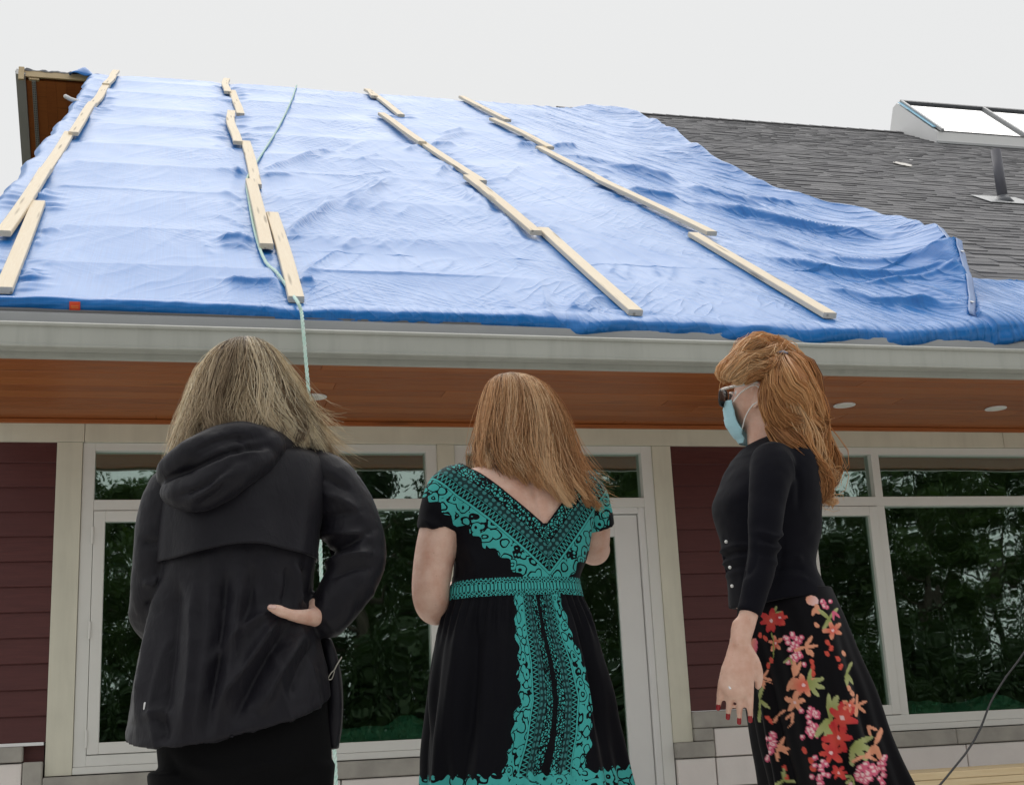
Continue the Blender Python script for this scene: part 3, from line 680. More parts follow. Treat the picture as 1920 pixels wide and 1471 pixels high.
def tarp_h(U, V):
    h = np.full(U.shape, .016)
    bv = np.array([-.3]+BAND_V); k = np.clip(np.searchsorted(bv, V)-1, 0, len(bv)-2)
    t = (V-bv[k])/(bv[k+1]-bv[k]); t = np.clip(t, 0, 1)
    bandamp = .019*(.10+.90*np.clip((3.3-U)/1.5, 0, 1))*(1+.35*vnoise(np.stack([U*.8, k*3.1, 0*U], -1)))
    h += bandamp*((2*t-1)**2)
    # large gentle billow and fine creasing
    h += .0045*fbm(np.stack([U*.9, V*.5, 0*U+3], -1), 2)
    rid = 1-np.abs(vn2(np.stack([(U*.96+V*.22)*5.0, (V*.96-U*.22)*.9, 0*U+9], -1)))*2
    h += .0055*np.clip(rid, 0, 1)**3*np.clip(U/3+.3, .25, 1)
    rid = 1-np.abs(vn2(np.stack([(U*.90-V*.38)*7.0, (V*.9+U*.38)*1.3, 0*U+31], -1)))*2
    h += .0036*np.clip(rid, 0, 1)**3
    # right-hand side: long creases swinging down to the right corner
    rm = np.clip((U-3.9)/.7, 0, 1)
    rid = 1-np.abs(vn2(np.stack([(U*.985+V*.17)*6.5, (V*.985-U*.17)*.55, 0*U+51], -1)))*2.2
    h += .015*rm*np.clip(rid, 0, 1)**2
    # battens hold the sheet down; short puckers stand beside them
    for _, _, (u0, v0, u1, v1) in BATT:
        mk = (U > min(u0, u1)-.6) & (U < max(u0, u1)+.6) & (V > v0-.4) & (V < v1+.4)
        if not mk.any(): continue
        d, _t = seg_dist(U[mk], V[mk], np.array([[u0, v0], [u1, v1]]))
        press = np.clip((d-.055)/.16, 0, 1); press = press*press*(3-2*press)
        hh = h[mk]*(.25+.75*press)
        pk = vnoise(np.stack([V[mk]*13, d*2.5, 0*d+u0*7+v0], -1)); amt = np.clip(vnoise(np.stack([V[mk]*1.4+u0, 0*d+5, 0*d], -1))+.25, 0, 1)
        hh += .03*np.clip(pk, 0, 1)*amt*np.exp(-((d-.11)/.09)**2)
        h[mk] = hh
    for P, a, wd in FOLDS:
        lo, hi = P.min(0)-.4, P.max(0)+.4
        mk = (U > lo[0]) & (U < hi[0]) & (V > lo[1]) & (V < hi[1])
        if not mk.any(): continue
        we = max(wd*.74, .040); wob = .35*wd*vnoise(np.stack([U[mk]*3, V[mk]*3, 0*U[mk]+a*100], -1))
        d, t = seg_dist(U[mk]+wob, V[mk]+wob, P)
        h[mk] += 1.3*a*np.exp(-(d/we)**1.4)*np.clip(np.sin(np.pi*np.clip(t, .04, .96))*1.6, .15, 1)
    # billowed right edge
    cu, ch = crest_u(V), crest_h(V); w = U-cu
    w0 = .35+2.0*ch; rise = np.clip(1+w/w0, 0, 1)**2.4
    fall = np.exp(-(np.clip(w, 0, 9)/.10)**2)
    wr = 1+.25*vnoise(np.stack([U*9, V*1.6, 0*U+77], -1))*np.clip(1+w/.9, 0, 1)
    hb = np.where(w <= 0, ch*rise, ch*fall)*wr
    low = V < 1.5
    f2 = np.where(low, np.clip((1.5-V)/.35, 0, 1), 0)      # the lap lying beyond the hem, low on the slope
    lap = (.075+.03*vnoise(np.stack([U*3, V*3, 0*U+4], -1)))*f2*np.clip((6.7-U)/.5, 0, 1)
    return h+np.where((w > .08), np.maximum(hb, lap), hb)
# ---- grid: down the slope, then round the rolled lower edge
NU, NV = 490, 410
vrow = .16+(12.10-.16)*(np.linspace(1, 0, NV)**1.45)
def u_left(v): return np.interp(v, [0, 2.9, 4.2, 7.66, 11.9, 12.2], [-1.30, -1.25, -1.23, -1.16, -1.17, -1.17])+.02*vnoise(np.stack([v*2.2, 0*v, 0*v], -1))+.012*vnoise(np.stack([v*7, 0*v+4, 0*v], -1))
def u_right(v): return np.where(v < 1.5, np.maximum(crest_u(v)+.12, np.interp(v, [0, 1.0, 1.25, 1.5], [7.3, 6.9, 6.3, 5.75])), crest_u(v)+.14+.02*vnoise(np.stack([v*3, 0*v+8, 0*v], -1)))
s = np.linspace(0, 1, NU)
VV = np.repeat(vrow[:, None], NU, 1); UL, UR = u_left(vrow), u_right(vrow)
UU = UL[:, None]+(UR-UL)[:, None]*s[None, :]
HH = tarp_h(UU, VV)
edge = np.clip((UU-UL[:, None])/.10, 0, 1); HH -= (1-edge)**2*.07       # hangs over the open gable edge
er = np.clip((UR[:, None]-UU)/.08, 0, 1); HH = HH*er+(1-er)*.012
vt = np.clip((VV-11.9)/.2, 0, 1); HH -= vt**2*.05
P = RP0[None, None]+UU[..., None]*np.array([1, 0, 0])+VV[..., None]*RU+HH[..., None]*RN
# roll: angle runs from the top of the roll, round the front and underneath
NR = 40; roll = []; tv = [VV]; tu = [UU]
u0 = UU[-1]; h0 = HH[-1]
rr = np.interp(u0, [-1.3, -.3, .7, 1.9, 2.2, 4.6, 5.4, 7.3], [.040, .043, .054, .056, .070, .078, .068, .045])
rr = rr*(1+.10*vnoise(np.stack([u0*5, 0*u0, 0*u0+2], -1)))
drop = np.interp(u0, [-1.3, 0, .8, 1.9, 2.2, 4.4, 5.2, 7.3], [.0, .008, .03, .028, .048, .055, .03, .0])
tw = np.clip((u0-1.9)/.3, 0, 1)
for j in range(1, NR+1):
    a = j/NR*math.radians(290)
    c_v = .06; ch_ = h0*.6+.02-rr*.55-drop*.5
    cen = RP0[None]+u0[:, None]*np.array([1, 0, 0])+c_v*RU+ch_[:, None]*RN+np.array([0, -.008, 0])-drop[:, None]*np.array([0, .2, .5])
    # directions: start roughly along the roof normal, turn towards the eave and down
    dirv = math.cos(a)*RN+math.sin(a)*(-RU)
    hel = .016*tw*np.clip(np.sin((u0*9.5+a*2.2)+2*vnoise(np.stack([u0*2, 0*u0+j*.02, 0*u0], -1))), -.6, 1)+.006*vnoise(np.stack([u0*(4+0*a)+a, 0*u0+a*1.5, 0*u0+6], -1))+.005*np.clip(vnoise(np.stack([u0*22+a*3, 0*u0+a*2, 0*u0+16], -1)), 0, 1)
    f = min(1, j/6)
    ring = cen+dirv[None]*(rr*1.15+hel*f)[:, None]
    st = P[-1]; 
    if j < 6: ring = ring*(j/6)+(st*(1-j/6)+(ring-cen)*0+0) if False else ring*(j/6)**.7+st*(1-(j/6)**.7)
    roll.append(ring)
P = np.concatenate([P, np.array(roll)], 0); rowsN = P.shape[0]
TU = np.concatenate([UU, np.repeat(u0[None], NR, 0)], 0); TV = np.concatenate([VV, np.repeat((.16-np.arange(1, NR+1)*.009)[:, None], NU, 1)], 0)
ii = np.arange(rowsN*NU).reshape(rowsN, NU)
Q = np.stack([ii[:-1, :-1], ii[1:, :-1], ii[1:, 1:], ii[:-1, 1:]], -1).reshape(-1, 4)
me = mesh_np('blue_tarp', P.reshape(-1, 3), Q); fattr(me, 'tu', TU.ravel()); fattr(me, 'tv', TV.ravel())
tarp = link('sheet', me, TARP)
troot = empty('blue_tarp', tuple(roof_pt(2.5, 0))); tarp.parent = troot; tarp.location = -troot.location
tag(troot, 'large wrinkled blue tarpaulin held over the left of the roof by battens', 'tarpaulin')
def strip(name, pts, across, mat, parent, off=0.0, nx=4, thick=.003):
    """ribbon through pts, across = half-width vectors"""
    pts = np.asarray(pts); V = []; n = len(pts)
    for i in range(n):
        for j in range(nx): V.append(pts[i]+across[i]*(2*j/(nx-1)-1))
    F = [(i*nx+j, (i+1)*nx+j, (i+1)*nx+j+1, i*nx+j+1) for i in range(n-1) for j in range(nx-1)]
    o = link(name, mesh(name, V, F, True), mat, parent); o.location = -ploc(parent)
    sm = o.modifiers.new('s', 'SOLIDIFY'); sm.thickness = thick; sm.offset = 1; return o
# hem band along the billowed edge, with eyelets
HEM = M('tarp_hem', (.25, .36, .62), .45)
vv = np.linspace(2.2, .14, 40); cu = crest_u(vv)+.03; hh = tarp_h(cu, vv)
hp = np.array([roof_pt(a, b, c+.012) for a, b, c in zip(cu, vv, hh)])
hw = np.array([np.array([.030, 0, 0])+RU*.004+RN*(-.012) for _ in vv])
strip('hem', hp, hw, HEM, troot)
for i in (6, 22, 36):
    bm = bmesh.new(); bmesh.ops.create_cone(bm, cap_ends=True, segments=14, radius1=.014, radius2=.014, depth=.006)
    e = link('eyelet', bm_mesh('eyelet', bm), STEEL, troot); e.matrix_local = Matrix.Translation(Vector(hp[i]+RN*.012)-ploc(troot)) @ rot_roof
# red maker's tag on the rolled edge
RED = M('red_tag', (.72, .07, .02), .5); RED2 = M('tag_print', (.85, .32, .06), .5)
tc = int(np.argmin(np.abs(u0-roof_uv(140, 575)[0]-.0)))
def roll_pt(j, i): return P[NV-1+j, i]
c0, c1 = tc-2, tc+2
seg = [roll_pt(j, tc) for j in range(9, 19)]
out = [(roll_pt(j, tc)-(roll_pt(NR//2, tc)+roll_pt(2, tc))/2) for j in range(9, 19)]
out = [o_/np.linalg.norm(o_) for o_ in out]
strip('maker_tag', [a+b*.006 for a, b in zip(seg, out)], [np.array([.027, 0, 0])]*len(seg), RED, troot)
for k in (3, 4, 6): strip('tag_line', [seg[k]+out[k]*.0095, (seg[k]*.6+seg[k+1]*.4)+out[k]*.0095], [np.array([.019, 0, 0])]*2, RED2, troot, thick=.001)
# blue corner bunched on the ridge at the left end
V = []; n1, n2 = 26, 12
for i in range(n1):
    for j in range(n2):
        a, b = i/(n1-1), j/(n2-1)
        x = -1.42+.42*a; yy = RIDGE_Y-.16+.30*b
        zz = RIDGE_Z-.10+.17*math.sin(math.pi*min(1, a*1.25))**1.3*math.sin(math.pi*b)**.8+.02*math.sin(9*a+5*b)+.015*random.random()*math.sin(math.pi*b)
        V.append((x, yy, zz))
F = [(i*n2+j, (i+1)*n2+j, (i+1)*n2+j+1, i*n2+j+1) for i in range(n1-1) for j in range(n2-1)]
o = link('bunched_corner', mesh('bunched_corner', V, F, True), TARP, troot); o.location = -ploc(troot)
sm = o.modifiers.new('s', 'SOLIDIFY'); sm.thickness = .006

# ---- pine battens
def batten(q, row, idx, top):
    u0, v0, u1, v1 = q; L = math.hypot(u1-u0, v1-v0); n = 13; W, T = .089, .038
    a = math.atan2(u1-u0, v1-v0)
    bow = (random.uniform(-.012, .012) if v0 < 5 else random.uniform(-.022, .022)); wv = 0 if v0 < 5 else random.uniform(.004, .010)
    bm = bmesh.new(); prev = None; rings = []
    for i in range(n):
        t = i/(n-1); y = (t-.5)*L; x = bow*math.sin(math.pi*t)+wv*math.sin(2*math.pi*t*1.1+u0); z = .4*wv*math.sin(5*t)
        c = .004; pr = [(-W/2+c, 0), (W/2-c, 0), (W/2, c), (W/2, T-c), (W/2-c, T), (-W/2+c, T), (-W/2, T-c), (-W/2, c)]
        rings.append([bm.verts.new((x+p, y, z+h)) for p, h in pr])
    for i in range(n-1):
        for j in range(8): bm.faces.new((rings[i][j], rings[i][(j+1) % 8], rings[i+1][(j+1) % 8], rings[i+1][j]))
    bm.faces.new(rings[0]); bm.faces.new(rings[-1][::-1]); bmesh.ops.recalc_face_normals(bm, faces=bm.faces)
    me = bm_mesh('batten', bm); o = link('batten', me, BATTM)
    hs = tarp_h(np.array([u0, (u0+u1)/2, u1]), np.array([v0+.05, (v0+v1)/2, v1-.05]))
    hb = .006+max(.0, float(np.median(hs))) + (.020 if idx % 2 else 0.0)
    o.matrix_world = Matrix.Translation(Vector(roof_pt((u0+u1)/2, (v0+v1)/2, hb))) @ rot_roof @ Matrix.Rotation(-a, 4, 'Z')
    where = ['lowest batten, nearest the gutter,', 'second batten up from the gutter', 'third batten up from the gutter', 'fourth batten up from the gutter', 'fifth batten up from the gutter', 'topmost batten, at the ridge,'][idx]
    tag(o, f'{where} in the {row} row on the tarp', 'batten', 'pine battens nailed over the blue tarp')
    nb = bmesh.new()
BATTM = wood_mat('batten_pine', (.82, .71, .54), (.88, .79, .63), (.72, .58, .40), axis='y', rnd=.3)
for row, L in ROWS:
    for i, q in enumerate(L): batten(q, row, i if len(L) == 6 or i < 4 else 5, len(L))

# ---- mint twisted rope: down the tarp, over the gutter, hanging to the ground
ROPE = M('rope', (.42, .66, .58), .7); _n = ROPE.noise(ROPE.pos(), 60, 3); ROPE.col(ROPE.mix(_n.ramp(.35, .7), (.50, .76, .67), (.74, .86, .80)))
rp = []
for px, py in ((556, 166), (545, 200), (520, 250), (482, 308), (463, 342), (468, 390), (480, 450), (497, 500), (520, 530), (545, 556)):
    u, v = roof_uv(px, py); v = min(v, 12.05); rp.append(roof_pt(u, v, float(tarp_h(np.array([u]), np.array([v]))[0])+.018))
px_ = lambda a, b, Y: on_axis(a, b, 1, Y)
e0 = P[NV+14, int(np.argmin(np.abs(u0-.70)))]
rp += [px_(558, 566, -1.475), px_(565, 584, -1.525)]
for px, py, Y in ((568, 612, -1.58), (574, 680, -1.585), (581, 760, -1.60), (590, 850, -1.62), (599, 980, -1.65), (604, 1110, -1.68), (618, 1290, -1.72), (628, 1420, -1.75), (632, 1500, -1.78)):
    rp.append(on_axis(px, py, 1, Y))
q = rp[-1]; rp += [np.array([q[0]+.03, -1.80, .25]), np.array([q[0]+.05, -1.84, .045]), np.array([q[0]+.16, -1.95, .034]), np.array([q[0]+.35, -2.0, .034])]
rc = catmull(rp, 1500)
# even spacing
dl = np.concatenate([[0], np.cumsum(np.linalg.norm(np.diff(rc, axis=0), axis=1))]); tot = dl[-1]; nn = int(tot/.012)
rc = np.stack([np.interp(np.linspace(0, tot, nn), dl, rc[:, k]) for k in range(3)], -1)
Pr, Tr, Nr, Br = frame_axes(rc); ph = np.linspace(0, tot, nn)/.085*2*math.pi
RV = []; RF = []
for k in range(3):
    a = ph+k*2*math.pi/3; c = Pr+(np.cos(a)[:, None]*Nr+np.sin(a)[:, None]*Br)*.0052
    V, F = tube_geo(c, .0056, 6, caps=False); n0 = len(RV); RV += list(V); RF += [tuple(i+n0 for i in f) for f in F]
o = link('rope', mesh('rope', RV, RF, True), ROPE)
tag(o, 'mint green twisted rope running down the tarp and hanging past the gutter', 'rope')

# short white pipe end lying at the upper left edge of the tarp
wp = roof_uv(128, 192); c = roof_pt(-1.17, wp[1], .03)
o = tube('plastic_pipe', [c+np.array([-.045, -.01, .03]), c+np.array([.0, .0, .01]), c+np.array([.10, .05, .0])], .024, WHITE, None, 14)
tag(o, 'short white pipe end poking out at the upper left edge of the tarp', 'pipe')
# ================================================================ people
def px(x, y, Y): return on_axis(x, y, 1, Y)
def spow(c, e): return np.sign(c)*np.abs(c)**(2.0/e)
def ring_list(L, Y):
    """(xl, yl, xr, yr, half_depth[, dy]) from the photograph -> centre, half-width vector, half-depth vector"""
    out = []
    for q in L:
        a, b = px(q[0], q[1], Y), px(q[2], q[3], Y); dy = q[5] if len(q) > 5 else 0.0
        out.append(np.concatenate([(a+b)/2+[0, dy, 0], (b-a)/2, [0, q[4], q[6] if len(q) > 6 else 0.0]]))
    return np.array(out)
def loft(R, n=60, sides=56, e=2.3, caps=True, shrink=0.0, grid=False):
    """R rows: centre(3) half-width(3) half-depth(3)"""
    R = catmull(R, n) if n else np.asarray(R)
    t = np.linspace(0, 2*np.pi, sides, endpoint=False); c, s_ = spow(np.cos(t), e), spow(np.sin(t), e)
    A, B = R[:, 3:6].copy(), R[:, 6:9].copy()
    if shrink:
        la, lb = np.linalg.norm(A, axis=1)[:, None], np.linalg.norm(B, axis=1)[:, None]
        A *= np.clip(1-shrink/la, .2, 1); B *= np.clip(1-shrink/lb, .2, 1)
    V = (R[:, None, :3]+c[None, :, None]*A[:, None]+s_[None, :, None]*B[:, None])
    if grid: return V
    n = len(R); V = V.reshape(-1, 3); F = []
    for i in range(n-1):
        for j in range(sides):
            p, q = i*sides+j, i*sides+(j+1) % sides; F.append((p, q, q+sides, p+sides))
    if caps: F.append(tuple(range(sides))[::-1]); F.append(tuple(range((n-1)*sides, n*sides)))
    return V, F
def union(name, parts, voxel=.005, smooth=3, factor=.5):
    V, F = [], []
    for v, f in parts:
        n0 = len(V); V += list(v); F += [tuple(i+n0 for i in q) for q in f]
    me = mesh(name, V, F)
    bm = bmesh.new(); bm.from_mesh(me); bmesh.ops.recalc_face_normals(bm, faces=bm.faces); bm.to_mesh(me); bm.free()
    o = bpy.data.objects.new(name, me); COL.objects.link(o)
    r = o.modifiers.new('r', 'REMESH'); r.mode = 'VOXEL'; r.voxel_size = voxel; r.use_smooth_shade = True
    if smooth: s_ = o.modifiers.new('s', 'SMOOTH'); s_.factor = factor; s_.iterations = smooth
    dg = bpy.context.evaluated_depsgraph_get(); res = bpy.data.meshes.new_from_object(o.evaluated_get(dg))
    bpy.data.objects.remove(o); bpy.data.meshes.remove(me); res.name = name; return res
def get_vn(me):
    n = len(me.vertices); V = np.empty(n*3, np.float32); N = np.empty(n*3, np.float32)
    me.vertices.foreach_get('co', V); me.vertices.foreach_get('normal', N); return V.reshape(-1, 3).astype(float), N.reshape(-1, 3).astype(float)
def set_v(me, V): me.vertices.foreach_set('co', np.asarray(V, np.float32).ravel()); me.update()
def to_px(V):
    d = V-CAM; z = d@CF; return np.stack([960+FPX*(d@CR)/z, 735.5-FPX*(d@CU)/z], -1)
def creases(V, N, L, Y, cx=None):
    """soft ridges (+) and valleys (-) along lines measured on the side facing the viewer"""
    h = np.zeros(len(V)); face = N@np.array([-.2, -.97, 0]) > -.15
    X = V[:, 0]; Z = V[:, 2]
    for pts, amp, wid in L:
        P = np.array([px(a, b, Y)[[0, 2]] for a, b in pts]); P = catmull(P, max(8, 5*len(P)))
        lo, hi = P.min(0)-.08, P.max(0)+.08
        mk = face & (X > lo[0]) & (X < hi[0]) & (Z > lo[1]) & (Z < hi[1])
        if not mk.any(): continue
        d, t = seg_dist(X[mk], Z[mk], P); h[mk] += amp*(.55*np.exp(-(d/wid)**2)+.6*np.exp(-(d/(wid*.55))**1.2))*np.clip(np.sin(np.pi*np.clip(t, .03, .97))*1.5, .12, 1)
    return h
def delete_verts(me, mask):
    bm = bmesh.new(); bm.from_mesh(me); bm.verts.ensure_lookup_table()
    bmesh.ops.delete(bm, geom=[bm.verts[i] for i in np.nonzero(mask)[0]], context='VERTS'); bm.to_mesh(me); bm.free()
def add_part(name, me, mat, parent):
    me.materials.clear(); o = link(name, me, mat, parent); o.location = -ploc(parent); return o
def nrm_(v): v = np.asarray(v, float); return v/np.linalg.norm(v)
class Head:
    """head frame: x to its right, y forward, z up"""
    def __init__(s, c, fwd, tilt=0.0, sc=1.0):
        s.c = np.asarray(c, float); s.f = nrm_(fwd); r = nrm_(np.cross(s.f, [0, 0, 1])); u = np.cross(r, s.f)
        s.r = math.cos(tilt)*r+math.sin(tilt)*u; s.u = np.cross(s.r, s.f); s.sc = sc
    def w(s, p): p = np.asarray(p, float)*s.sc; return s.c+p[..., 0:1]*s.r+p[..., 1:2]*s.f+p[..., 2:3]*s.u
    def geo(s):
        nu, nv = 64, 48; ph = np.linspace(0, np.pi, nv)[:, None]; th = np.linspace(0, 2*np.pi, nu, endpoint=False)[None]
        dx, dy, dz = np.sin(ph)*np.cos(th), np.sin(ph)*np.sin(th), np.cos(ph)+0*th
        x, y, z = .073*dx, .094*dy-.004, .113*dz
        jaw = np.clip(-z/.113, 0, 1); x = x*(1-.42*jaw**1.5); back = np.clip(-dy, 0, 1); y = y+back*jaw*.055; y = np.where(dy > 0, y*(1-.10*jaw**2), y)
        fr = np.clip(dy, 0, 1)**1.5
        g = lambda a, b, sa, sb: np.exp(-((x-a)/sa)**2-((z-b)/sb)**2)
        y = y-.004*fr*np.clip(1-np.abs(x)/.06, 0, 1)+fr*(.022*g(0, -.022, .012, .018)+.012*g(0, .005, .010, .022)-.009*g(.031, .012, .015, .012)-.009*g(-.031, .012, .015, .012)
              + .005*g(0, .03, .05, .010)+.006*g(0, -.055, .022, .010)-.004*g(0, -.068, .02, .006)+.008*g(0, -.092, .022, .016)+.004*g(.042, -.02, .02, .02)+.004*g(-.042, -.02, .02, .02))
        V = s.w(np.stack([x, y, z], -1).reshape(-1, 3)); F = []
        for i in range(nv-1):
            for j in range(nu):
                a, b = i*nu+j, i*nu+(j+1) % nu; F.append((a, b, b+nu, a+nu))
        out = [(V, F)]
        for sx in (-1, 1):
            e = np.array([(sx*.070, .010, -.022), (sx*.076, .004, -.030), (sx*.080, -.010, -.020), (sx*.085, -.020, .004), (sx*.085, -.018, .022), (sx*.080, -.006, .030), (sx*.075, .006, .022), (sx*.072, .010, .008)])
            out.append(tube_geo(s.w(catmull(e, 24)), .0045*s.sc, 8)); out.append(tube_geo(s.w(np.array([(sx*.070, .0, -.018), (sx*.076, -.008, .0), (sx*.074, -.004, .02)])), .010*s.sc, 8, True, (s.r, .45)))
        return out
def hand_geo(wr, d, nrm, side, curl=.35, spread=.06, sc=1.0, thumb=True):
    d = nrm_(d); nrm = nrm_(np.asarray(nrm)-d*(np.asarray(nrm)@d)); lat = np.cross(d, nrm)*side; out = []
    W = lambda a, b, c: wr+(d*a+lat*b+nrm*c)*sc
    out.append(tube_geo([W(-.035, 0, 0), W(0, 0, 0), W(.03, .002, .001), W(.06, .002, .002), W(.086, 0, 0)], np.array([.024, .024, .031, .038, .036])*sc, 20, True, (nrm, .48)))
    for k, (o, L) in enumerate(((.030, .078), (.0103, .088), (-.0100, .083), (-.0295, .066))):
        p = W(.082, o, .001); ang = .15+.05*k; a = spread*(1.5-k)*.7; pts = [W(.06, o*.9, 0), p]
        for s_, f in enumerate((.45, .31, .24)):
            ang += curl*(1.0 if s_ else .6); v = d*math.cos(ang)*math.cos(a)-nrm*math.sin(ang)+lat*math.sin(a); p = p+v*L*f*sc; pts.append(p)
        out.append(tube_geo(catmull(pts, 12), np.interp(np.linspace(0, 1, 12), [0, .3, .55, 1], [.0092, .0088, .0080, .0062])*sc, 12))
    if thumb:
        out.append(tube_geo(catmull([W(.012, .014, 0), W(.035, .034, -.006), W(.060, .045, -.014), W(.084, .046, -.022)], 10), np.linspace(.0150, .0085, 10)*sc, 12))
    return out
def leg_geo(hip, knee, ankle, fwd, r=(.082, .056, .036)):
    fwd = nrm_(fwd)
    out = [tube_geo(catmull([hip, (np.asarray(hip)+knee)/2+fwd*.01, knee, (np.asarray(knee)+ankle)/2-fwd*.018+np.array([0, 0, .05]), ankle], 26), np.interp(np.linspace(0, 1, 26), [0, .25, .5, .68, .9, 1], [r[0], r[0]*.9, r[1], r[1]*1.02, r[2]*1.02, r[2]]), 22)]
    a = np.asarray(ankle, float); out.append(tube_geo(catmull([a+[0, 0, -.01]-fwd*.03, a+[0, 0, -.045]-fwd*.02, a+[0, 0, -.055]+fwd*.06, a+[0, 0, -.062]+fwd*.13, a+[0, 0, -.064]+fwd*.17], 12), np.array([.034, .036, .037, .037, .038, .039, .039, .038, .036, .033, .029, .022]), 16, True, ((0, 0, 1), .8))); return out
def shoe(ankle, fwd, mat, parent):
    fwd = nrm_(fwd); a = np.asarray(ankle, float); b = a+[0, 0, -.047]
    g = tube_geo(catmull([b-fwd*.055, b-fwd*.01+[0, 0, .006], b+fwd*.06, b+fwd*.13+[0, 0, -.012], b+fwd*.185+[0, 0, -.022]], 16), np.interp(np.linspace(0, 1, 16), [0, .3, .6, .85, 1], [.036, .042, .043, .042, .026]), 18, True, ((0, 0, 1), .85))
    me = union('shoe', [g], .006, 2); V, N = get_vn(me); V[:, 2] = np.maximum(V[:, 2], .021); set_v(me, V); return add_part('shoe', me, mat, parent)
SKIN = M('skin', (.58, .35, .265), .48); _n = SKIN.noise(SKIN.pos(), 26, 5); _n2 = SKIN.noise(SKIN.pos(), 160, 3); _sp = SKIN.voro(SKIN.pos(), 60)
_c = SKIN.mix(_n.ramp(.35, .7), (.74, .50, .40), (.62, .35, .26)); SKIN.col(SKIN.mix(_sp.lt(.10)*.25, _c, (.36, .19, .13)))
SKIN.set('Subsurface Weight', .12); SKIN.b.inputs['Subsurface Radius'].default_value = (.012, .005, .003); SKIN.set('Subsurface Scale', 1.0); SKIN.bump(_n2+_n*1.5, .28, .003)
def eyes(hd, par):
    EW = M('eye_white', (.75, .74, .72), .2); EI = M('iris', (.12, .16, .14), .2)
    for sx in (-1, 1):
        bm = bmesh.new(); bmesh.ops.create_uvsphere(bm, u_segments=16, v_segments=10, radius=.0105); e = link('eye', bm_mesh('eye', bm, True), EW, par); c = hd.w(np.array([sx*.031, .0655, .011])); put(e, c)
        bm = bmesh.new(); bmesh.ops.create_uvsphere(bm, u_segments=12, v_segments=8, radius=.0055); i = link('iris', bm_mesh('iris', bm, True), EI, e); i.location = Vector(hd.f)*.0062
# ---------------------------------------------------------------- hair: strands as thin three-sided tubes
def hair_mat(name, rough=.36):
    k = M(name, (.3, .2, .1), rough); c = k.attr('hair', 'Color'); k.col(c); k.set('Specular IOR Level', .5)
    tl = k.nt.nodes.new('ShaderNodeBsdfTranslucent'); k.nt.links.new(c, tl.inputs[0]); mx = k.nt.nodes.new('ShaderNodeMixShader'); mx.inputs[0].default_value = .32
    k.nt.links.new(k.b.outputs[0], mx.inputs[1]); k.nt.links.new(tl.outputs[0], mx.inputs[2]); k.nt.links.new(mx.outputs[0], k.out.inputs[0]); return k
HAIR = hair_mat('hair', .30)
def strands(name, P, rad, colr, parent):
    """P (n,k,3) rad (n,k) colr (n,k,3)"""
    n, k, _ = P.shape; T = np.gradient(P, axis=1); T /= np.linalg.norm(T, axis=2)[..., None]+1e-9
    ref = np.broadcast_to(np.array([.31, -.9, .2]), T.shape); N = np.cross(T, ref); N /= np.linalg.norm(N, axis=2)[..., None]+1e-9; B = np.cross(T, N)
    V = np.empty((n, k, 3, 3), np.float32)
    for j in range(3):
        a = 2*np.pi*j/3+.5; V[:, :, j] = P+(math.cos(a)*N+math.sin(a)*B)*rad[..., None]
    idx = np.arange(n*k*3).reshape(n, k, 3); Q = []
    for j in range(3): Q.append(np.stack([idx[:, :-1, j], idx[:, 1:, j], idx[:, 1:, (j+1) % 3], idx[:, :-1, (j+1) % 3]], -1).reshape(-1, 4))
    me = mesh_np(name, V.reshape(-1, 3), np.concatenate(Q)); cattr(me, 'hair', np.repeat(colr.reshape(-1, 3), 3, 0)); me.materials.append(HAIR.m)
    o = link(name, me, None, parent); o.location = -ploc(parent); tag(o, kind='stuff'); return o
def pick(pal, t):
    pal = np.asarray(pal); x = np.clip(t, 0, .9999)*(len(pal)-1); i = x.astype(int); f = (x-i)[..., None]; return pal[i]*(1-f)+pal[np.minimum(i+1, len(pal)-1)]*f
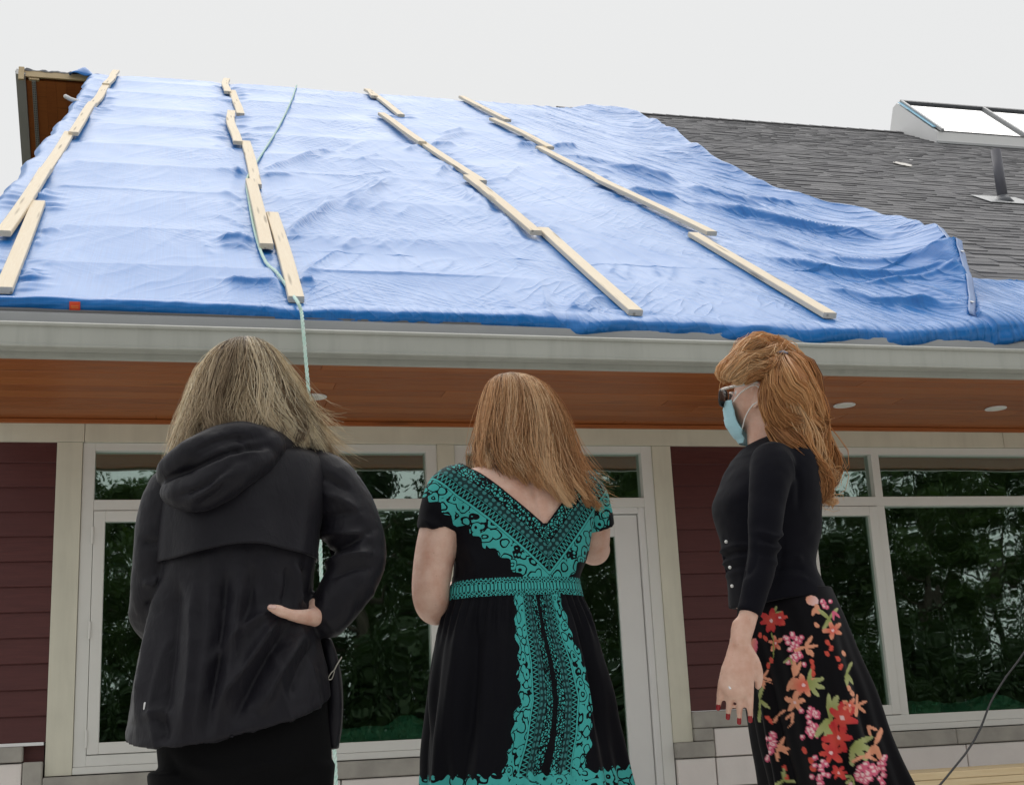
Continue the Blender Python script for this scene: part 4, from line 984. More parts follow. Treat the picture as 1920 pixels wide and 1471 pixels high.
def envelope_hair(name, R, parent, pal, root, n=4200, k=16, seed=1, end=None, gap=None, wave=.008, wind=None, clumps=130, rad=.0010, th_pref=None, fly=260, vary=.075, rootw=.15):
    """R: rings from crown to tips (centre, half-width, half-depth)"""
    rg = np.random.default_rng(seed); R = catmull(R, 80)
    cl_t = rg.uniform(0, 2*np.pi, clumps); cl_l = rg.uniform(.80, 1.0, clumps)**.7; cl_ph = rg.uniform(0, 6.28, clumps); cl_c = (rg.permutation(clumps)+.5)/clumps; cl_f = rg.uniform(.8, 1.7, clumps)
    P = np.empty((n+fly, k, 3)); RA = np.empty((n+fly, k)); C = np.empty((n+fly, k, 3)); ts = np.linspace(0, 1, k)
    for i in range(n+fly):
        fl = i >= n; c = rg.integers(clumps); th0 = cl_t[c]+rg.normal(0, .20); lay = cl_l[c]+rg.normal(0, .03)
        start = abs(rg.normal(0, .05)) if rg.random() < .6 else rg.uniform(0, .35)
        e = (end(cl_t[c]) if end else 1.0)*rg.uniform(.92, 1.0)*(1+vary*math.sin(cl_ph[c]*3))
        if gap is not None and abs((cl_t[c]-gap[0]+np.pi) % (2*np.pi)-np.pi) < gap[1]: e = min(e, .30); 
        s_ = start+(e-start)*ts; s_ = np.clip(s_, 0, 1); q = s_*79; a = q.astype(int); f = (q-a)[:, None]; b = np.minimum(a+1, 79); r = R[a]*(1-f)+R[b]*f
        cv = .85*ts**1.2; th = th0*(1-cv)+cv*cl_t[c]+wave*9*np.sin(cl_f[c]*2*np.pi*ts+cl_ph[c])*ts
        if fl: lay = rg.uniform(1.0, 1.07)
        lw = lay+.05*ts*np.sin(cl_f[c]*5*ts+cl_ph[c]*2)
        p = r[:, :3]+(np.cos(th)*lw)[:, None]*r[:, 3:6]+(np.sin(th)*lw)[:, None]*r[:, 6:9]
        j = rg.normal(0, 1, 3)*(.010 if fl else .0022); p = p+(ts**1.5)[:, None]*j
        wob = (.006 if fl else .0016); p = p+wob*np.stack([np.sin(ts*rg.uniform(5, 12)+rg.uniform(0, 6)), np.sin(ts*rg.uniform(5, 12)+rg.uniform(0, 6)), .5*np.sin(ts*rg.uniform(5, 12))], -1)*ts[:, None]
        if wind is not None: p = p+wind(cl_t[c], ts, rg, fl)
        P[i] = p; RA[i] = (rad*(.45 if fl else rg.uniform(.7, 1.2)))*np.interp(ts, [0, .1, .8, 1], [.8, 1, .9, .35])
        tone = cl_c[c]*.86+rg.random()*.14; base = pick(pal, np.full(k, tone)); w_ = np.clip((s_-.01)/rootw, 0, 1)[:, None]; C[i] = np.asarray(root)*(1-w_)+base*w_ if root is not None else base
    return strands(name, P, RA, C, parent)
def lock_hair(name, locks, parent, pal, per=95, k=20, seed=2, rad=.0010, frizz=.0035):
    rg = np.random.default_rng(seed); Ps, Rs, Cs = [], [], []; ts = np.linspace(0, 1, k)
    for pts, r, dens in locks:
        G = catmull(pts, k); _, T, N, B = frame_axes(G); tone0 = rg.random(); tw = rg.uniform(-2.2, 2.2); wa, wf = rg.uniform(.006, .016), rg.uniform(1.2, 2.4)*2*np.pi; wp = rg.uniform(0, 6.28); wvv = ((np.sin(wf*ts+wp)*N.T+np.cos(wf*ts*.9+wp)*B.T)*wa*ts**.8).T; prof = np.interp(ts, [0, .15, .7, 1], [.55, 1, .85, .28])
        for i in range(int(per*dens)):
            a = rg.uniform(0, 6.28); q = r*math.sqrt(rg.random()); ang = a+tw*ts
            s0 = rg.uniform(0, .10); sc = np.clip(ts*(1-s0*.6)+s0*.0, 0, 1)
            p = G+wvv+((np.cos(ang)*N.T+np.sin(ang)*B.T)*(q*prof)).T
            fz = frizz*(4.0 if rg.random() < .07 else 1); p = p+fz*np.stack([np.sin(ts*rg.uniform(4, 15)+rg.uniform(0, 6)) for _ in range(3)], -1)*(.2+ts)[:, None]
            Ps.append(p); Rs.append(rad*rg.uniform(.7, 1.2)*np.interp(ts, [0, .1, .8, 1], [.8, 1, .9, .35]))
            Cs.append(pick(pal, np.full(k, np.clip(.6*tone0+.4*rg.random(), 0, 1))))
    return strands(name, np.array(Ps), np.array(Rs), np.array(Cs), parent)
def flat_mat(name, c): return M(name, c, .8)
def base_cap(R, scale, mat, parent):
    R = np.array(R); R = R.copy(); R[:, 3:9] *= scale; V, F = loft(R, 40, 40, 2.0); me = union('hair_base', [(V, F)], .009, 3); return add_part('hair_base', me, mat, parent)

# ================================================================ person in the black jacket
def cloth_mat(name, c, rough=.6, sheen=.25, weave=900, bump=.05, spec=.4):
    k = M(name, c, rough, 0, spec); n = k.noise(k.pos(), 5, 4); k.col(k.mix(n.ramp(.3, .75), c, tuple(x*1.35 for x in c)))
    k.set('Sheen Weight', sheen); k.b.inputs['Sheen Roughness'].default_value = .45; k.bump(k.noise(k.pos(), weave, 2), bump, .001); return k
JACK = cloth_mat('jacket_cloth', (.0072, .0066, .0102), .50, .03, 500, .06, .22); JACK.bump(JACK.noise(JACK.pos((1, 1, .55)), 30, 4, .6, .8), .45, .006); PANT = cloth_mat('trouser_cloth', (.004, .004, .0045), .8, .02, 700, .05, .06)
BLACKSHOE = M('shoe_black', (.02, .02, .02), .4)
Y1 = -5.35
w1 = empty('person', tuple(px(455, 1400, Y1)*[1, 1, 0]+[0, 0, .02]))
tag(w1, 'person in a black hooded jacket seen from behind, hand on hip', 'person')
JR = ring_list([(395, 845, 530, 832, .060, -.01), (345, 866, 562, 842, .085), (312, 902, 600, 864, .105), (302, 950, 606, 920, .125), (300, 1050, 590, 1040, .138), (292, 1150, 584, 1138, .142), (272, 1240, 602, 1212, .155), (250, 1330, 614, 1265, .168, 0, .025), (235, 1384, 618, 1298, .175, 0, .045)], Y1)
SHr, ELr, WRr = px(585, 895, Y1), px(672, 1035, Y1-.02), px(590, 1163, Y1-.045)
SHl, ELl = px(322, 925, Y1), px(290, 1120, Y1+.02); WRl = px(350, 1130, Y1+.24)
arm_r = tube_geo(catmull([px(560, 885, Y1), px(610, 905, Y1), px(652, 965, Y1-.01), ELr, px(660, 1085, Y1-.03), px(632, 1130, Y1-.04), px(614, 1156, Y1-.045)], 34), np.interp(np.linspace(0, 1, 34), [0, .18, .38, .52, .64, .85, 1], [.060, .068, .066, .062, .060, .052, .046]), 28)
arm_l = tube_geo(catmull([px(350, 905, Y1), px(320, 935, Y1), px(300, 1020, Y1), ELl, px(300, 1160, Y1+.10), WRl], 30), np.interp(np.linspace(0, 1, 30), [0, .2, .5, .65, 1], [.055, .060, .052, .052, .042]), 26)
jacket = union('jacket', [loft(JR, 70, 64), arm_r, arm_l], .0048, 4)
V, N = get_vn(jacket)
JC = [([(450, 1050), (438, 1200), (405, 1380)], .012, .020), ([(425, 1060), (415, 1200), (385, 1385)], -.010, .014), ([(475, 1050), (470, 1120), (440, 1210)], -.008, .015),
      ([(525, 1150), (470, 1235), (400, 1330)], .013, .016), ([(550, 1165), (490, 1250), (430, 1365)], -.011, .016), ([(575, 1180), (520, 1265), (480, 1345)], .010, .016), ([(600, 1190), (560, 1260), (540, 1310)], -.008, .014),
      ([(520, 1140), (450, 1180), (380, 1260)], .008, .014), ([(310, 1070), (285, 1200), (255, 1370)], .012, .018), ([(335, 1070), (325, 1200), (300, 1390)], -.010, .016), ([(365, 1075), (360, 1230), (340, 1395)], .011, .018), ([(395, 1070), (390, 1200), (365, 1390)], .006, .014),
      ([(600, 985), (650, 990), (705, 1000)], .008, .012), ([(612, 1030), (660, 1012), (708, 985)], -.009, .010), ([(615, 1050), (660, 1035), (710, 1030)], .009, .012), ([(620, 1080), (670, 1060), (706, 1060)], -.006, .010), ([(600, 910), (650, 930), (690, 965)], .006, .012), ([(580, 880), (630, 890), (668, 915)], -.006, .010), ([(590, 870), (600, 940), (592, 1030)], -.006, .008), ([(560, 870), (574, 950), (566, 1040)], .006, .012),
      ([(600, 960), (650, 955), (690, 950)], -.005, .010), ([(575, 1050), (578, 1090), (582, 1130)], -.010, .010), ([(556, 1050), (560, 1095), (566, 1135)], .008, .010), ([(540, 1055), (540, 1100), (530, 1135)], -.006, .010),
      ([(268, 1000), (285, 1010), (300, 1005)], -.006, .010), ([(266, 1080), (285, 1085), (298, 1070)], .006, .010), ([(270, 1130), (285, 1120), (296, 1125)], -.006, .010), ([(270, 1345), (300, 1330), (330, 1350)], .004, .010), ([(290, 1340), (310, 1370), (300, 1390)], -.006, .010)]
h = 1.5*creases(V, N, JC, Y1-.13)
q = np.stack([(V[:, 0]+.25*V[:, 2])*15, V[:, 1]*10, V[:, 2]*2.2], -1); h += .0045*(np.clip(1-2.2*np.abs(vnoise(q)), 0, 1)**2+.4*fbm(q*1.7+5, 2))*np.clip((1.35-V[:, 2])*3, .25, 1); h += .0010*fbm(V*40, 2)
V = V+N*h[:, None]
hem_z = px(300, 1400, Y1)[2]
set_v(jacket, V); add_part('jacket', jacket, JACK, w1)
# storm flap across the shoulders
YR_ = ring_list([(350, 862, 560, 842, .092), (310, 900, 602, 864, .116), (298, 950, 610, 922, .138), (296, 1010, 598, 1000, .150), (296, 1060, 592, 1052, .156)], Y1)
G = loft(YR_, 46, 120, 2.3, grid=True); ang = np.linspace(0, 2*np.pi, 120, endpoint=False); tt = np.linspace(0, 1, 46)[:, None]
lift = np.exp(-((ang-4.75)/.55)**2)*.022; G[:, :, 2] += tt**3*(lift[None]); off = .007*np.sin(ang*9+2)*tt**2*(np.sin(ang) < .2)
G[:, :, 1] -= np.where(np.sin(ang) < 0, 1, 0)[None]*(off*.8+.006*tt**4)
sel = np.nonzero(np.sin(ang) < .10)[0]; sel = np.concatenate([sel[sel > 60], sel[sel <= 60]]) if False else np.array([i for i in range(58, 122)]) % 120
Gs = G[:, sel]; nr, ncol = Gs.shape[:2]; ix = np.arange(nr*ncol).reshape(nr, ncol)
fl = mesh_np('storm_flap', Gs.reshape(-1, 3), np.stack([ix[:-1, :-1], ix[1:, :-1], ix[1:, 1:], ix[:-1, 1:]], -1).reshape(-1, 4))
V, N = get_vn(fl); V = V+N*(.0035*fbm(np.stack([V[:, 0]*9, V[:, 2]*5, V[:, 1]*3], -1), 3))[:, None]*np.sign(-N[:, 1:2]); set_v(fl, V)
o = add_part('storm_flap', fl, JACK, w1); sm = o.modifiers.new('s', 'SOLIDIFY'); sm.thickness = .005; sm.offset = 0
# hood lying on the back
def hp_(L, dy): return catmull([px(x, y, Y1+d) for x, y, d in L], 26)
hood = union('hood', [
    tube_geo(hp_([(325, 900, .02), (320, 885, -.08), (360, 855, -.125), (430, 822, -.12), (490, 826, -.10), (540, 848, -.03), (545, 855, .05)], 0), np.interp(np.linspace(0, 1, 26), [0, .2, .5, .8, 1], [.026, .034, .038, .032, .022]), 22),
    tube_geo(hp_([(322, 915, -.05), (330, 925, -.115), (375, 925, -.155), (430, 895, -.15), (480, 862, -.125), (520, 850, -.08)], 0), np.interp(np.linspace(0, 1, 26), [0, .3, .55, .85, 1], [.022, .036, .044, .034, .020]), 22),
    tube_geo(hp_([(345, 885, -.10), (400, 870, -.13), (450, 850, -.12), (500, 838, -.10)], 0), np.full(26, .040), 22),
    tube_geo(hp_([(330, 880, .08), (380, 862, .12), (450, 850, .13), (520, 850, .10), (545, 858, .04)], 0), np.full(26, .026), 18)], .0045, 3)
V, N = get_vn(hood)
HC = [([(305, 893), (360, 880), (430, 850), (500, 835)], -.010, .009), ([(310, 905), (365, 893), (440, 862), (510, 842)], .007, .008), ([(320, 935), (360, 925), (400, 905), (440, 872)], -.008, .008), ([(340, 950), (390, 925), (420, 890)], .006, .008), ([(370, 955), (410, 930), (430, 900)], -.006, .007), ([(360, 850), (420, 825), (480, 822)], -.005, .007), ([(440, 815), (470, 840), (500, 835)], -.004, .008)]
V = V+N*(creases(V, N, HC, Y1-.15)+.003*fbm(V*16, 3))[:, None]; set_v(hood, V); add_part('hood', hood, JACK, w1)
# open front panel with pocket zip at the right hip
FP = ring_list([(596, 1195, 622, 1195, .05, .03), (604, 1240, 636, 1238, .065, .03), (606, 1300, 643, 1300, .075, .03), (604, 1360, 642, 1360, .075, .03), (608, 1402, 636, 1402, .07, .03)], Y1)
fpm = union('front_panel', [loft(FP, 30, 30)], .005, 3); V, N = get_vn(fpm); set_v(fpm, V+N*(.004*fbm(V*[14, 14, 5], 3))[:, None]); add_part('front_panel', fpm, JACK, w1)
ZIP = M('zip_metal', (.40, .38, .33), .3, .9)
zp = [px(640, 1232, Y1-.035), px(632, 1245, Y1-.04), px(627, 1255, Y1-.042)]; add_part('zip', mesh('zip', *tube_geo(catmull(zp, 8), .0020, 8), True), ZIP, w1)
add_part('zip_pull', mesh('zip_pull', *tube_geo(catmull([px(627, 1255, Y1-.045), px(620, 1262, Y1-.05), px(615, 1272, Y1-.048), px(622, 1272, Y1-.046), px(627, 1258, Y1-.045)], 14), .0014, 6), True), ZIP, w1)
add_part('hem_tab', mesh('hem_tab', *tube_geo([px(272, 1318, Y1-.10), px(271, 1328, Y1-.10)], .003, 6), True), M('reflective_tab', (.7, .7, .7), .3), w1)
# trousers
TR = ring_list([(300, 1330, 612, 1300, .13), (297, 1400, 620, 1385, .14), (300, 1471, 622, 1460, .14), (306, 1520, 620, 1515, .13)], Y1)
gx = px(455, 1400, Y1)[0]
def trouser_leg(sx): x = gx+sx*.098; return loft(np.array([[x, Y1, .70, .098, 0, 0, 0, .115, 0], [x, Y1, .55, .085, 0, 0, 0, .10, 0], [x+sx*.01, Y1, .42, .07, 0, 0, 0, .08, 0], [x+sx*.01, Y1, .25, .065, 0, 0, 0, .075, 0], [x+sx*.012, Y1, .06, .066, 0, 0, 0, .078, 0]]), 30, 36)
tr = union('trousers', [loft(TR, 24, 48), trouser_leg(-1), trouser_leg(1)], .006, 4); V, N = get_vn(tr)
TC = [([(330, 1430), (420, 1445), (520, 1420)], .006, .012), ([(420, 1471), (480, 1440), (560, 1425)], .006, .010), ([(460, 1480), (540, 1462), (600, 1440)], -.006, .012), ([(310, 1410), (340, 1450), (400, 1471)], -.005, .012)]
set_v(tr, V+N*(creases(V, N, TC, Y1-.13)+.004*fbm(V*[9, 9, 5], 3))[:, None]); add_part('trousers', tr, PANT, w1)
# body
hd1 = Head(px(462, 722, Y1+.0)+[0, .02, -.01], (-.12, .95, .30), 0.02, 1.0)
BR = ring_list([(400, 838, 525, 832, .055), (345, 868, 560, 846, .075), (318, 906, 596, 872, .095), (312, 950, 590, 925, .11), (312, 1050, 575, 1040, .115), (320, 1150, 570, 1140, .11), (310, 1260, 590, 1250, .12), (305, 1380, 605, 1370, .125), (310, 1450, 610, 1450, .12)], Y1)
neck1 = tube_geo([px(462, 860, Y1), px(462, 800, Y1+.005), hd1.c+[0, -.01, -.03]], [.060, .054, .056], 24)
palm = tube_geo(catmull([px(606, 1158, Y1-.045), px(594, 1158, Y1-.050), px(592, 1146, Y1-.045), px(594, 1136, Y1-.02), px(590, 1140, Y1+.03)], 14), np.interp(np.linspace(0, 1, 14), [0, .4, 1], [.027, .030, .024]), 18)
thumb = tube_geo(catmull([px(592, 1156, Y1-.07), px(573, 1156, Y1-.105), px(550, 1153, Y1-.135), px(530, 1147, Y1-.150), px(516, 1141, Y1-.155), px(505, 1139, Y1-.153)], 18), np.interp(np.linspace(0, 1, 18), [0, .25, .5, .65, .85, 1], [.021, .0155, .0115, .0125, .0105, .0065]), 14)
knuck = tube_geo(catmull([px(588, 1165, Y1-.055), px(596, 1150, Y1-.055), px(598, 1134, Y1-.04), px(594, 1128, Y1+.0)], 12), np.interp(np.linspace(0, 1, 12), [0, .5, 1], [.020, .014, .010]), 14)
fingers = [tube_geo(catmull([px(594, 1132+7*k, Y1-.01), px(588, 1140+8*k, Y1+.05), px(560, 1146+9*k, Y1+.12), px(535, 1150+9*k, Y1+.145)], 10), np.linspace(.0095, .007, 10), 10) for k in range(4)]
parts = hd1.geo()+[loft(BR, 50, 40), neck1, tube_geo([SHr, ELr, px(600, 1158, Y1-.045)], [.034, .032, .026], 18), tube_geo([SHl, ELl, WRl], [.034, .032, .026], 18), palm, thumb, knuck]+fingers
parts += hand_geo(WRl, (.5, .8, .2), (0, .3, 1), 1, .4)
for sx in (-1, 1): parts += leg_geo((gx+sx*.09, Y1, .78), np.array((gx+sx*.10, Y1+.01, .43)), np.array((gx+sx*.105, Y1-.02, .085)), (0, 1, 0))
body1 = union('body', parts, .0048, 3); add_part('body', body1, SKIN, w1)
add_part('nail', mesh('nail', *tube_geo([px(514, 1137, Y1-.164), px(507, 1136, Y1-.160)], .0055, 10, True, ((0, -.8, .6), .4)), True), M('bare_nail', (.72, .48, .42), .25), w1)
for sx in (-1, 1): shoe((gx+sx*.105, Y1-.02, .085), (0, 1, 0), BLACKSHOE, w1)
eyes(hd1, w1)
HR1 = ring_list([(447, 634, 463, 634, .010, .0), (424, 643, 492, 643, .05), (396, 664, 518, 666, .080), (372, 696, 542, 700, .098), (356, 738, 562, 742, .106), (344, 780, 574, 784, .106), (335, 815, 586, 820, .104), (330, 845, 598, 856, .100), (326, 868, 610, 880, .09)], Y1+.005)
pal1 = [(.08, .05, .032), (.40, .29, .185), (.74, .60, .41), (.92, .80, .60), (.98, .90, .72), (.95, .85, .65), (.80, .66, .46), (.52, .39, .25), (.12, .078, .048)]
def end1(t): s_ = math.sin(t); return .93 if s_ > -.2 else (.83+.05*math.cos(t*2)**2)
def wind1(t, ts, rg, fl):
    out = np.zeros((len(ts), 3)); c = math.cos(t)
    if c > .3: out[:, 0] += (c-.2)*ts**3*(.025+.03*rg.random()+(.06*rg.random() if fl else 0)); out[:, 2] += ts**4*(.02*rg.random()+(.05*rg.random() if fl else 0))
    if c < -.3: out[:, 0] += -.010*ts**3*rg.random()
    return out
CAPM = flat_mat('hair_under', (.24, .175, .11))
base_cap(HR1[:-1], .80, CAPM, w1)
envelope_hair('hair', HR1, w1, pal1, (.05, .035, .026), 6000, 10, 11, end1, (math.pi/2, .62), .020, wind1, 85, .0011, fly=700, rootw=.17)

# ================================================================ person in the patterned dress
Y2 = -5.20
w2 = empty('person', tuple(px(965, 1400, Y2)*[1, 1, 0]+[0, 0, .02]))
tag(w2, 'person in a black and turquoise patterned dress seen from behind', 'person')
DR = ring_list([(905, 872, 1062, 876, .050), (848, 890, 1104, 898, .076), (830, 925, 1118, 934, .098), (842, 985, 1108, 990, .112), (851, 1045, 1098, 1045, .116), (846, 1096, 1083, 1086, .110), (843, 1122, 1085, 1112, .110), (829, 1165, 1104, 1165, .128), (815, 1255, 1128, 1252, .155), (806, 1395, 1156, 1390, .178), (802, 1471, 1172, 1462, .188), (798, 1560, 1190, 1548, .198)], Y2)
sl_l = tube_geo(catmull([px(880, 905, Y2), px(846, 915, Y2-.0), px(832, 955, Y2-.002), px(826, 995, Y2-.0)], 18), np.interp(np.linspace(0, 1, 18), [0, .5, 1], [.050, .056, .057]), 28, caps=False)
sl_r = tube_geo(catmull([px(1075, 915, Y2), px(1100, 925, Y2), px(1112, 955, Y2+.015), px(1120, 990, Y2+.03)], 18), np.interp(np.linspace(0, 1, 18), [0, .5, 1], [.048, .050, .046]), 28, caps=False)
dress = union('dress', [loft(DR, 90, 72), sl_l, sl_r], .0050, 3)
V, N = get_vn(dress); cx2 = px(965, 1120, Y2)[0]; zb = px(965, 1108, Y2)[2]
ang = np.arctan2(V[:, 1]-Y2, V[:, 0]-cx2); below = np.clip((zb-.03-V[:, 2])/.5, 0, 1)
h = below**.8*(.012*np.sin(ang*11+1.3*fbm(np.stack([ang*2, V[:, 2]*2, 0*ang], -1), 2)*2)+.006*np.sin(ang*23+4))+.004*np.sin(ang*44)*np.exp(-((V[:, 2]-(zb-.06))/.05)**2)*(V[:, 2] < zb-.02)
beltm = np.exp(-((V[:, 2]-zb)/.022)**4); h += .004*beltm
DC = [([(880, 1010), (900, 1050), (900, 1085)], .005, .014), ([(870, 1030), (872, 1060), (865, 1090)], -.005, .010), ([(1080, 1020), (1070, 1055), (1072, 1085)], -.004, .010), ([(815, 940), (850, 990), (868, 1030)], -.005, .012), ([(800, 955), (830, 985), (850, 1020)], .004, .010), ([(870, 1140), (850, 1300), (835, 1460)], .010, .018), ([(895, 1140), (890, 1290), (880, 1460)], -.008, .018), ([(1085, 1140), (1110, 1260), (1135, 1420)], -.010, .016), ([(1060, 1130), (1085, 1240), (1100, 1400)], .009, .018), ([(1020, 1140), (1040, 1300), (1010, 1440)], -.008, .014), ([(985, 1140), (1000, 1300), (965, 1450)], .006, .016)]
h += creases(V, N, DC, Y2-.12)+.0022*fbm(V*[14, 14, 7], 3)
V = V+N*h[:, None]; set_v(dress, V)
# neckline: V opening at the back (and a shallower one in front)
vb_ = px(1021, 985, Y2-.105); vl = px(893, 878, Y2-.07); vr = px(1098, 880, Y2-.07)
def vdist(V):
    """metres outside the V edge (negative inside the opening)"""
    def side(p, sgn):
        d = np.array([p[0]-vb_[0], p[2]-vb_[2]]); d /= np.hypot(*d); n = np.array([d[1], -d[0]])*sgn
        return (V[:, 0]-vb_[0])*n[0]+(V[:, 2]-vb_[2])*n[1], (V[:, 0]-vb_[0])*d[0]+(V[:, 2]-vb_[2])*d[1]
    dl, sl2 = side(vl, -1); dr_, sr2 = side(vr, 1)
    left = dl > dr_; return np.where(left, dl, dr_), np.where(left, sl2, -sr2)
dv, sv = vdist(V)
snap = (np.abs(dv) < .0042) & (V[:, 1] < Y2+.02) & (V[:, 2] > vb_[2]-.02)
dl_ = np.array([vl[0]-vb_[0], vl[2]-vb_[2]]); dl_ /= np.hypot(*dl_); dr2 = np.array([vr[0]-vb_[0], vr[2]-vb_[2]]); dr2 /= np.hypot(*dr2)
isl = sv >= 0
V[snap, 0] -= np.where(isl, -dl_[1], dr2[1])[snap]*dv[snap]; V[snap, 2] -= np.where(isl, dl_[0], -dr2[0])[snap]*dv[snap]; set_v(dress, V)
dv = np.where(snap, 0.0, dv)
front = V[:, 1] > Y2+.02
cut = (dv < -.0005) & ~front & (V[:, 2] > vb_[2]-.02); cut |= front & (V[:, 2] > px(965, 905, Y2)[2]) & (np.abs(V[:, 0]-cx2) < .075)
delete_verts(dress, cut); V, N = get_vn(dress); dv, sv = vdist(V)
# ornament coordinates: distance from the neckline above the belt, from the wavering centre line below it
cl = np.array([(1017, 1128), (1022, 1180), (1033, 1240), (1040, 1310), (1030, 1380), (1016, 1440), (1012, 1500)]); clw = np.array([px(a, b, Y2-.15) for a, b in cl])
xc = np.interp(V[:, 2], clw[::-1, 2], clw[::-1, 0]); skirt = V[:, 2] < zb-.018
grow = np.interp(V[:, 2], clw[::-1, 2], [1.05, 1.05, 1.05, .98, .86, .74, .66][::1])
dsk = np.abs(V[:, 0]-xc)/grow*1.55-.008
hemz = px(965, 1452, Y2-.18)[2]
hemd = np.where(skirt, (hemz-V[:, 2]), -1.0)
bk = (V[:, 1] < Y2+.03) | ~skirt
fattr(dress, 'dd', np.where(skirt, np.where(V[:, 1] < Y2+.02, dsk, 1.0), dv)); fattr(dress, 'ss', np.where(skirt, V[:, 2]+np.where(V[:, 0] > xc, .37, 0), sv)); fattr(dress, 'belt', (V[:, 2]-zb)); fattr(dress, 'hemd', hemd); fattr(dress, 'ang', ang if len(ang) == len(V) else np.arctan2(V[:, 1]-Y2, V[:, 0]-cx2))
DRESS = M('dress_print', (.01, .01, .012), .62); k = DRESS
d_, s2, bl, hm, an = k.attr('dd'), k.attr('ss'), k.attr('belt'), k.attr('hemd'), k.attr('ang')
TQ, TQ2, BLK = (.06, .40, .38), (.05, .22, .22), (.004, .004, .0065)
wv_ = k.comb(s2, d_, 0.0); wn = k.noise(wv_, 26, 2, .5)
# scroll band: curls drawn as rings of a warped cell pattern plus a running tendril
sw = k.comb(s2+wn*.030, d_+wn*.018, 0.0); vo = k.voro(sw, 42, 'F1', 'Distance', .75); vo2 = k.voro(sw, 62, 'F1', 'Distance', .9)
curl = (vo*17.0+wn*3.0).sin(); scroll = (curl.gt(-.58))*(1-(vo2.lt(.13)))
edge_w = (s2*150).sin()*.006+(s2*63).sin()*.004
in_scroll = d_.gt(.082)*(d_+edge_w).lt(.128); line = d_.band(.076, .081)
# zigzag, chain and floral bands
zz = ((s2*95).frac()-.5).abs()*2; zig = ((d_-.058)/.016-zz).abs().lt(.22)*d_.band(.057, .075)
ch_v = k.comb(s2*70, (d_-.034)*70, 0.0); chain = (k.voro(ch_v, 1.0, 'F1', 'Distance', .15)*9).sin().gt(.0); in_chain = d_.band(.033, .053)
cl_line = d_.band(.0545, .0562)
flo = k.voro(k.comb(s2, d_, 0), 120, 'DISTANCE_TO_EDGE').gt(.13)*k.noise(wv_, 170, 2).gt(.46); in_flo = d_.band(.004, .031)
f_t = in_scroll*scroll+line+zig*.8+cl_line*.6+in_flo*flo
f_m = in_chain*(chain*.75+.15)
# belt: three rows
bb = bl.band(-.020, .022); br = k.voro(k.comb(an*.12, bl, 0), 105, 'F1', 'Distance', .25); bpat = (br*16+1.0).sin().gt(.05)
mid = bl.band(-.006, .008); btq = bb*(bpat*(1-mid)+mid*((an*95).sin().gt(-.6)))
hem_in = (hm+(an*46).sin()*.006).gt(.0)*hm.lt(.16)
hw = k.comb(an*.16+wn*.02, hm, 0); hv = k.voro(hw, 36, 'F1', 'Distance', .8); hpat = (hv*17+wn*3).sin().gt(-.7)
col = k.mix(f_t.min(1.0), BLK, TQ); col = k.mix(f_m.min(1.0)*(1-bb), col, TQ2)
col = k.mix(bb, col, BLK); col = k.mix(btq.min(1.0), col, TQ); col = k.mix((hem_in*hpat).min(1.0), col, TQ)
k.col(col); k.set('Specular IOR Level', .08); k.set('Sheen Weight', .03); k.bump(k.noise(k.pos(), 600, 2), .05, .001)
o = add_part('dress', dress, DRESS, w2)
# body: bare back in the V, bare arms
hd2 = Head(px(972, 790, Y2)+[0, .01, 0.0], (-.18, .93, .25), 0.0, .97)
ELL, ELR = px(808, 1118, Y2-.0), px(1113, 1020, Y2+.075)
WL, WRR = px(905, 1085, Y2+.24), px(1045, 1010, Y2+.26)
neck2 = tube_geo(catmull([px(975, 905, Y2+.01), px(975, 870, Y2-.005), px(973, 835, Y2+.0), hd2.c+[0, -.01, -.03]], 12), np.interp(np.linspace(0, 1, 12), [0, .3, .6, 1], [.075, .056, .051, .054]), 26)
parts = hd2.geo()+[loft(DR[:5], 50, 56, shrink=.0065), loft(DR[3:9], 40, 48, shrink=.022), neck2,
    tube_geo(catmull([px(872, 915, Y2), px(838, 935, Y2), px(826, 990, Y2), px(812, 1060, Y2-.002), ELL, px(822, 1140, Y2+.05), px(860, 1110, Y2+.15), WL], 44), np.interp(np.linspace(0, 1, 44), [0, .15, .35, .5, .62, .72, 1], [.045, .051, .050, .046, .043, .040, .026]), 28),
    tube_geo(catmull([px(1070, 920, Y2), px(1100, 935, Y2+.0), px(1112, 975, Y2+.03), ELR, px(1108, 1030, Y2+.13), WRR], 36), np.interp(np.linspace(0, 1, 36), [0, .2, .45, .62, .75, 1], [.042, .044, .042, .040, .040, .026]), 26)]
parts += hand_geo(WL, (.75, .6, .2), (0, .2, 1), 1, .35)+hand_geo(WRR, (-.6, .7, .25), (0, .2, 1), -1, .35)
gx2 = px(970, 1400, Y2)[0]
for sx in (-1, 1): parts += leg_geo((gx2+sx*.085, Y2, .80), np.array((gx2+sx*.09, Y2+.01, .44)), np.array((gx2+sx*.095, Y2-.015, .085)), (0, 1, 0))
body2 = union('body', parts, .0048, 3); V, N = get_vn(body2)
BC = [([(1000, 900), (1010, 950), (1018, 985)], -.004, .010), ([(905, 890), (950, 915), (985, 920)], .003, .012)]
set_v(body2, V+N*creases(V, N, BC, Y2-.1)[:, None]); add_part('body', body2, SKIN, w2)
add_part('necklace', mesh('necklace', *tube_geo(catmull([px(917, 862, Y2-.045), px(932, 868, Y2-.062), px(975, 872, Y2-.070), px(1020, 866, Y2-.06), px(1035, 860, Y2-.04)], 30), .0016, 6), True), STEEL, w2)
for sx in (-1, 1): shoe((gx2+sx*.095, Y2-.015, .085), (0, 1, 0), BLACKSHOE, w2)
eyes(hd2, w2)
